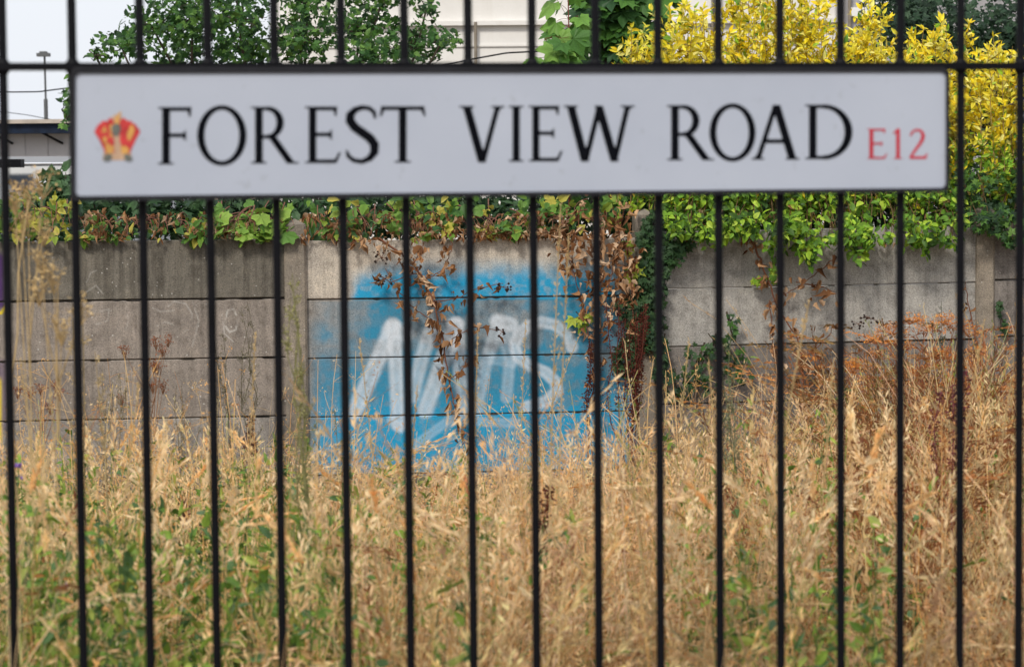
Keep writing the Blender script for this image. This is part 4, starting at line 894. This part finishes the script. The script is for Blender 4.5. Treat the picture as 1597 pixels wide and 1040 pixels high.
def topfn(px):                                # where the grass reaches in the photograph, by column
    return np.interp(px, [0, 100, 250, 420, 480, 560, 700, 800, 900, 1000, 1100, 1250, 1350, 1450, 1600], [765, 750, 725, 715, 740, 755, 755, 735, 705, 675, 640, 672, 625, 615, 620])
pts = []
yy = 4.35
while yy < 12.75:
    half = yy * .215 + .25; stepd = .135 if yy < 6 else (.17 if yy < 9 else .20)
    for x in np.arange(-half, half, stepd):
        X = x + rng.uniform(-.08, .08); Y = yy + rng.uniform(-.08, .08)
        px, _ = proj(np.array([X, Y, 1.])); pyt = topfn(px) + rng.normal() * 28 + (20 if Y < 8 else 0) - (12.8 - Y) * 1.0
        zt_ = EYE[2] - (pyt - 275) * Y / F; h = zt_ - ground_z(Y)
        near = .74 + rng.normal() * .09
        h = min(h, near + .28 * (rng.random() < .06)) if Y < 9.5 else min(h, 1.15)
        cl = vnoise(np.array([X * 4.2 + 30]), np.array([Y * 4.2 + 5]))[0]; h *= .74 + .5 * cl
        if cl < .38 and rng.random() < .7: continue
        if h > .25: pts.append((X, Y, h / .9, rng.integers(0, 14) if rng.random() < np.interp(Y, [5, 9.5], [.62, .12]) else rng.integers(14, 26)))
    yy += stepd
for (x0_, x1_, d0, d1, n_) in ((1375, 1460, 6.5, 9.5, 24), (1290, 1330, 7, 9, 5), (1500, 1590, 9, 11.5, 10), (1345, 1485, 10.2, 12.3, 60)):
    for _ in range(n_):
        Y = rng.uniform(d0, d1); X = flat(Y).at(rng.uniform(x0_, x1_), 500)[0]; pts.append((X, Y, rng.uniform(.85, 1.15) * (1.22 if Y > 10 and x0_ > 1340 and x1_ < 1500 else 1), 5))
g = Geo(); place_tufts(g, pts); print('tufts', len(pts))
for _ in range(330):                          # taller single stalks with loose heads, near and middle distance
    Y = rng.uniform(4.8, 9.5); px = rng.uniform(-60, 1660); yt_ = np.interp(px, [0, 420, 700, 1000, 1600], [600, 610, 670, 600, 560]) + abs(rng.normal()) * 90 + (9 - Y) * 14
    X, _, zt_ = flat(Y).at(px, yt_); z0 = ground_z(Y); q = Geo(); cc = STRAW[rng.integers(0, 6)]
    oat(q, 0, 0, zt_ - z0, cc, 42, .30) if rng.random() < .75 else dense_head(q, 0, 0, zt_ - z0, cc, 44, .12)
    g.add(np.concatenate(q.V) + [X, Y, z0], np.concatenate(q.T), np.clip(np.concatenate(q.C), 0, 1))
for _ in range(150):                          # thin see-through stalks against the wall
    Y = rng.uniform(6.5, 12.3); px = rng.choice([rng.uniform(-20, 450), rng.uniform(480, 960), rng.uniform(1040, 1600)], p=[.5, .2, .3]); yt_ = rng.uniform(520, 700)
    X, _, zt_ = flat(Y).at(px, yt_); z0 = ground_z(Y); cc = STRAW[rng.integers(0, 8)] * [.9, .85, .75]; p = stalkpts(X, Y, zt_ - z0, .10, 10) + [0, 0, z0]; ribbon(g, p, np.linspace(.0042, .0016, 10), cc)
    for _b in range(rng.integers(3, 9)):
        i = rng.integers(5, 9); e = p[i] + norm(rng.normal(size=3) * [1, 1, .4] + [0, 0, .7]) * rng.uniform(.04, .12); ribbon(g, curve(p[i], e, 4, .1), .0016, cc * .9)
        k = rng.integers(3, 9); spikelets(g, e + rng.normal(size=(k, 3)) * .008, rand_unit(k) + [0, 0, .5], rng.uniform(.007, .015, k), .0042, np.clip(cc * rng.uniform(.8, 1.25, (k, 1)), 0, 1))
tag(g.build('dry_grass', M_GRASS), 'tall dry straw-coloured grass filling the strip between the railings and the wall', 'grass', None, 'stuff')
# scattered green weeds in the grass
WL = [t_leaf(1, .45, .3, .3), t_leaf(1, .3, .4, .5), t_leaf(1, .6, .2, .2)]
g = Geo(); P = []; D = []; C = []
def weed_clump(px, py, d, n, r, h=.35, pal=GREENS):
    c = flat(d).at(px, py)
    for _ in range(n):
        s = np.array([c[0] + rng.normal()*r*.6, c[1] + rng.normal()*r, ground_z(d)]); top = c + rng.normal(size=3) * [r, r, r*.8] 
        cv = curve(s, top, 6, .05); ribbon(g, cv, .003, np.array(pal[rng.integers(0, len(pal))]) * .8)
        for _ in range(14):
            t = rng.uniform(.5, 1.0) * 5; i = min(int(t), 4); P.append(cv[i] + (cv[i+1]-cv[i])*(t-i)); D.append(norm(rng.normal(size=3) + [0, 0, .4])); C.append(pal[rng.integers(0, len(pal))] * rng.uniform(.8, 1.2))
for px, py, d, n, r in [(75, 770, 5.5, 7, .06), (150, 830, 5, 7, .05), (60, 880, 5, 8, .08), (170, 830, 5.2, 6, .05), (210, 950, 4.8, 4, .03), (160, 940, 4.8, 4, .04), (300, 830, 6, 7, .06), (340, 800, 7, 8, .09), (375, 880, 6, 6, .08),
        (320, 930, 5, 6, .06), (40, 980, 4.7, 7, .08), (470, 850, 6, 5, .06), (560, 820, 6.5, 8, .08), (600, 890, 5.8, 5, .06), (590, 960, 5, 4, .04), (700, 820, 7, 7, .08), (680, 830, 7.5, 5, .06), (710, 960, 4.9, 3, .04), (740, 995, 4.7, 2, .03),
        (470, 740, 8.5, 7, .07), (900, 850, 6.5, 4, .05), (1050, 860, 6.5, 4, .06), (1085, 740, 8.5, 9, .1), (1170, 750, 7.5, 6, .07), (1140, 880, 6, 6, .08), (1200, 980, 4.8, 6, .07), (1160, 930, 5.2, 5, .06), (1260, 730, 8, 9, .1), (1270, 900, 5.8, 8, .08),
        (1260, 980, 5, 6, .05), (1350, 780, 7.5, 9, .11), (1345, 850, 6.5, 7, .09), (1370, 960, 5.2, 6, .06), (1200, 860, 6, 5, .07), (1580, 700, 9, 5, .08), (1240, 830, 7, 6, .08), (80, 700, 9, 4, .07), (250, 745, 9, 5, .08), (380, 750, 9, 6, .1), (20, 830, 6, 6, .08),
        (830, 760, 10, 4, .08), (620, 740, 11, 6, .12), (560, 735, 11.5, 5, .1), (1320, 640, 11, 5, .06), (1060, 650, 12, 6, .12), (1230, 680, 11, 7, .12)]:
    weed_clump(px, py, d, n, r)
for _ in range(170):
    px = rng.choice([rng.uniform(0, 460), rng.uniform(460, 800), rng.uniform(1130, 1400)], p=[.74, .18, .08]); d = rng.uniform(4.5, 9.5); weed_clump(px, 275 + F * (1.6 - ground_z(d) - rng.uniform(.5, .86)) / d, d, 4, .05)
P = np.array(P); D = np.array(D); C = np.array(C); N = norm(rand_unit(len(P)) + [0, -.3, .8]); Sz = rng.uniform(.02, .05, len(P)); R = basis(D, N) * Sz[:, None, None]; ti = rng.integers(0, 3, len(P))
for t in range(3): g.inst(WL[t], P[ti == t], R[ti == t], C[ti == t])
tag(g.build('green_weeds', M_LEAF), 'green leafy weeds growing up through the dry grass', 'weeds', None, 'stuff')

# individual tall weeds
def weed_root(name, label, cat, px, d): 
    x = flat(d).at(px, 500)[0]; return empty(name, (x, d, ground_z(d)), label, cat), x
def dock(label, px, ytop, d, col=(.075, .018, .012), n=5, spread=.05, hgt=.28):
    th, x = weed_root('dock_plant', label, 'weed', px, d); gs = Geo(); gh = Geo(); zt_ = flat(d).at(px, ytop)[2]
    for k in range(n):
        top = np.array([x + rng.uniform(-1, 1) * spread, d + rng.uniform(-1, 1)*spread*.5, zt_ - rng.uniform(0, .12) * (k > 0)]); cv = curve((x, d, ground_z(d)), top, 10, .03); gs.tube(cv, np.linspace(.004, .0018, 10), np.array(col) * 1.6, 5)
        m_ = 240; t = rng.uniform(1 - hgt, 1, m_) * 9; i = np.minimum(t.astype(int), 8); f = (t - i)[:, None]; q = cv[i]*(1-f) + cv[i+1]*f; o = rand_unit(m_) * [1, 1, .4]
        spikelets(gh, q + o * rng.uniform(.002, .018, (m_, 1)), o, rng.uniform(.008, .014, m_), .0085, np.clip(np.array(col) * rng.uniform(.6, 1.9, (m_, 1)), 0, 1))
    gs.build('stem', M_STEM, th, True); gh.build('seed_head', M_DRYLEAF, th, False, 'stuff')
dock('dark red dock seed spikes standing in front of the ivy beside the blue paint', 975, 470, 12.7, n=12, spread=.14, hgt=.42)
dock('dark red dock spike left of the ivy at the edge of the blue paint', 918, 530, 12.8, n=3, spread=.05, hgt=.3)
dock('blurred dark red dock spike in the middle of the dry grass', 847, 760, 7.0, n=2, spread=.03, hgt=.2)
dock('blurred dark red dock spikes at the right between the last two bars', 1487, 580, 8.0, (.11, .03, .035), n=3, spread=.04, hgt=.3)
dock('brownish dock spikes low against the grey wall at the left', 385, 650, 11.5, (.10, .04, .03), n=3, spread=.07, hgt=.2)
dock('small dark dock spike in the grass at lower left', 300, 780, 8.5, (.10, .04, .03), n=3, spread=.06, hgt=.2)
def umbel(label, px, ytop, d, heads, col=(.70, .28, .055), name='umbel_plant', stemc=(.50, .19, .06), hr=.075, dens=60):
    th, x = weed_root(name, label, 'weed', px, d); gs = Geo(); pl = flat(d); basep = np.array([x, d, ground_z(d)]); mainp = np.mean([pl.at(a, b) for a, b in heads], axis=0); gs.tube(curve(basep, mainp, 10, .03), np.linspace(.0034, .0014, 10), stemc, 5)
    for (hx, hy) in heads:
        gh = Geo(); top = pl.at(hx, hy) + [0, rng.uniform(-.06, .06), 0]; fr = rng.uniform(.62, .88); fork = basep + (mainp - basep) * fr
        gs.tube(smooth([fork, fork + (top - fork) * .5 + [0, 0, -.02], top - [0, 0, .02]], 9), np.linspace(.0018, .001, 9), stemc, 4)
        for _ in range(12 if hr < .04 else 24):
            a = rng.uniform(0, 2*math.pi); r = hr * math.sqrt(rng.random()); e = top + np.array([math.cos(a)*r, math.sin(a)*r, rng.uniform(-.025, .015) - r * .3]); gs.tube([top - [0, 0, .05], e], .0011, stemc, 3, False)
            m_ = int(dens / 6); o = rand_unit(m_) * [1, 1, .6]; spikelets(gh, e + o * rng.uniform(.002, .018, (m_, 1)), o + [0, 0, .4], rng.uniform(.006, .012, m_), .005, np.clip(np.array(col) * rng.uniform(.6, 1.5, (m_, 1)), 0, 1))
        gh.build('flower_head', M_DRYLEAF, th, False, 'stuff')
    gs.build('stem', M_STEM, th, True); return th
umbel('tall dead orange-brown plant with flat seed heads in front of the wall at the right', 1420, 480, 12.2, [(1395, 505), (1420, 490), (1445, 500), (1365, 520), (1475, 490), (1340, 560), (1330, 565), (1375, 545), (1460, 545), (1405, 530), (1430, 570), (1390, 590), (1355, 600), (1480, 545), (1350, 585), (1455, 590)])
umbel('tall dead orange-brown plant with flat seed heads leaning on the last wall post', 1512, 510, 12.2, [(1512, 510), (1520, 545), (1508, 560), (1518, 600), (1500, 590)], hr=.05)
umbel('blurred buff dead hogweed with broad heads left of the sign corner', 40, 290, 5.6, [(38, 292), (72, 275), (30, 345), (60, 350), (22, 300)], (.55, .38, .18), 'hogweed', (.5, .36, .18), .022, 46)
umbel('blurred buff dead weed against the wall between the first two bars', 75, 400, 5.2, [(70, 395), (90, 420), (62, 440), (100, 500), (130, 470)], (.55, .40, .2), 'dead_weed', (.5, .36, .18), .02, 40)
umbel('small rust-coloured dead flower heads on thin stems against the grey wall at left', 240, 530, 11.8, [(197, 543), (243, 531), (253, 540), (246, 568), (262, 525), (240, 565), (252, 600), (236, 600), (190, 620)], (.26, .08, .03), 'dead_weed', (.25, .13, .07), .022, 40)
umbel('small rust-coloured dead flower stem low at the far left of the wall', 60, 600, 11.8, [(30, 605), (62, 600), (85, 598), (95, 610), (80, 630), (45, 608)], (.24, .07, .03), 'dead_weed', (.25, .12, .07), .02, 40)
def mugwort(label, px, ytop, d, n=5, spread=.12, col=(.17, .17, .10), name='mugwort', lean=0):
    th, x = weed_root(name, label, 'weed', px, d); gs = Geo(); gh = Geo(); zt_ = flat(d).at(px, ytop)[2]; c = np.array(col)
    for k in range(n):
        top = np.array([x + lean + rng.uniform(-1, 1)*spread*(k > 0), d + rng.uniform(-.05, .05), zt_ - rng.uniform(0, .2) * (k > 0)]); cv = curve((x + rng.uniform(-.03, .03), d, ground_z(d)), top, 10, .03); gs.tube(cv, np.linspace(.004, .001, 10), c * .7, 4)
        for j in range(15):
            t = rng.uniform(.45, .98) * 9; i = min(int(t), 8); s = cv[i] + (cv[i+1]-cv[i])*(t-i); ln = .13 * (1.15 - t/9); a = rng.uniform(0, 2*math.pi); e = s + np.array([math.cos(a)*.6, math.sin(a)*.6, .9]) * ln
            b_ = curve(s, e, 5, .08); gs.tube(b_, .0009, c * .8, 3, False); m_ = 14; tt = rng.uniform(.1, 1, m_)[:, None]; o = rand_unit(m_)
            spikelets(gh, s + (e - s) * tt + o * .003, o + [0, 0, .5], rng.uniform(.005, .011, m_), .0045, np.clip(c * rng.uniform(.6, 1.6, (m_, 1)), 0, 1))
    gs.build('stem', M_STEM, th, True); gh.build('seed_head', M_DRYLEAF, th, False, 'stuff')
mugwort('grey-green branching mugwort against the wall just left of the first wall post', 385, 470, 11.8, 7, .16, (.19, .17, .11))
mugwort('tall blurred greenish stalk standing before the first wall post', 459, 425, 6.5, 6, .02, (.30, .29, .12), 'tall_weed')
mugwort('grey-brown twiggy weed against the wall between the third and fourth bars', 275, 600, 11.5, 5, .14, (.24, .20, .12))
mugwort('small dark green pointed spire among the orange seed heads', 1469, 470, 12.3, 2, .03, (.09, .10, .055))
mugwort('thin twiggy weed in front of the blue paint left of its first white letter', 520, 640, 11, 3, .08, (.25, .23, .10))
mugwort('dry twiggy weed against the wall near the far left', 160, 570, 11, 5, .14, (.30, .25, .15))
mugwort('blurred grey-green stalk before the grey wall right of the ivy', 1140, 520, 8, 4, .05, (.22, .24, .13))
mugwort('blurred straw-coloured weed between the second and third bars', 130, 480, 6.5, 4, .03, (.50, .38, .2))
# single tall grass stalks
def tall_stalk(label, px, ytop, d, n=1, col=(.60, .44, .22), ph=.35, lean=0):
    th, x = weed_root('grass_stalk', label, 'grass stalk', px, d); g = Geo(); zt_ = flat(d).at(px, ytop)[2]; z0 = ground_z(d); h = zt_ - z0
    for k in range(n):
        t = np.linspace(0, 1, 12); xx = x + (k * .02) - lean * (1 - t**1.8); p = np.stack([xx, np.full(12, d), z0 + h * (1 - .05*k) * t], axis=1); c = np.array(col); g.tube(p, np.linspace(.0028, .0011, 12), c, 4, False)
        m_ = 90; u = rng.uniform(1 - ph, 1.0, m_) * 11; i = np.minimum(u.astype(int), 10); f = (u - i)[:, None]; q = p[i]*(1-f) + p[i+1]*f; o = rand_unit(m_) * [1, 1, .4]; w_ = .016 * (1.05 - (u/11 - (1-ph))/ph)[:, None]
        spikelets(g, q + o * w_ * rng.uniform(.1, 1, (m_, 1)), norm(o * .5 + [0, 0, .9]), rng.uniform(.009, .016, m_), .0042, np.clip(c * rng.uniform(.8, 1.3, (m_, 1)), 0, 1))
    g.build('stem', M_GRASS, th)
for lab, px, yt_, d, n, ln in (('tall pale grass stalk rising highest over the blue paint up to the sign', 876, 318, 6.6, 2, .05), ('bent pale grass stalk over the blue paint left of the long bar pair', 905, 520, 9.5, 1, .3),
    ('slanting pale stalk crossing the grey wall right of the ivy', 1262, 470, 6.0, 1, .16), ('pale grass stalk before the second white letter of the graffiti', 745, 520, 8.5, 1, .03), ('slim straw stalk before the fourth bar', 398, 520, 7.2, 1, .05),
    ('slim straw stalk between the graffiti and the first wall post', 560, 530, 7.8, 1, -.08), ('upright straw stalk near the orange plant', 1300, 560, 7.0, 1, .06), ('straw stalk leaning right before the last wall post', 1535, 500, 6.8, 1, .12),
    ('straw stalk low at the far right edge', 1578, 590, 6.5, 1, .1), ('straw stalk leaning over the ivy foot', 1075, 530, 8.5, 1, .08), ('straw stalk in front of the wall at the far left', 30, 560, 6.0, 1, -.08), ('straw stalk before the third bar from the left', 215, 600, 6.5, 1, .1),
    ('straw stalk standing under the R of ROAD', 1105, 560, 7.5, 1, -.05), ('straw stalk standing in front of the white S of the graffiti', 820, 500, 9.0, 1, .04), ('straw stalk right of the fifth bar', 650, 600, 7.5, 1, .06)):
    tall_stalk(lab, px, yt_, d, n, lean=ln)
# blades that poke through and cross the bars
g = Geo()
for px, py, dx in ((28, 700, 10), (25, 790, -8), (20, 945, 12), (30, 860, 10), (232, 960, 14), (236, 1000, -10), (334, 970, 16), (433, 1000, 8), (120, 1010, -12), (745, 1000, 12), (730, 1010, -9), (640, 1030, 8), (1210, 1020, 10), (1500, 1000, -10), (1110, 1035, 10)):
    p = FENCE.at(px, py, rng.uniform(.012, .03)); s = p * [1, 1, 0] + FENCE.n * -.06 + [rng.uniform(-.05, .05), 0, 0]; e = p + np.array([dx * .003, -.01, .07])
    t = np.linspace(0, 1, 10)[:, None]; cv = (1-t)**2*s + 2*t*(1-t)*((s + p)/2 + [-dx*.004, 0, .1]) + t*t*e; ribbon(g, cv, .005 * (1.05 - t[:, 0]), STRAW[rng.integers(0, 7)] * .8, np.array([0, 1., .2]))
tag(g.build('grass_blades', M_GRASS), 'a few dry grass blades poking through the foot of the railings', 'grass', None, 'stuff')
# small purple flowers
M_PUR = simple('lilac petals', (.32, .18, .55), .6, 0, .2, 50)
for lab, px, py, d in (('small lilac thistle flower beside the first bar at left', 29, 728, 6.0), ('small lilac flower low between the first two bars', 103, 916, 5.2), ('small pale lilac flower between the bars near the lower left', 32, 655 + 90, 7.5)):
    th, x = weed_root('wildflower', lab, 'flower', px, d); p = flat(d).at(px, py); g = Geo(); g.tube(curve((x, d, ground_z(d)), p, 8, .04), .0018, (.12, .18, .06), 4); g.build('stem', M_STEM, th, True)
    g = Geo(); k = 30; o = norm(rand_unit(k) + [0, 0, .6]); spikelets(g, np.tile(p, (k, 1)), o, rng.uniform(.009, .014, k), .004, np.tile((.4, .3, .6), (k, 1))); g.build('petals', M_PUR, th)
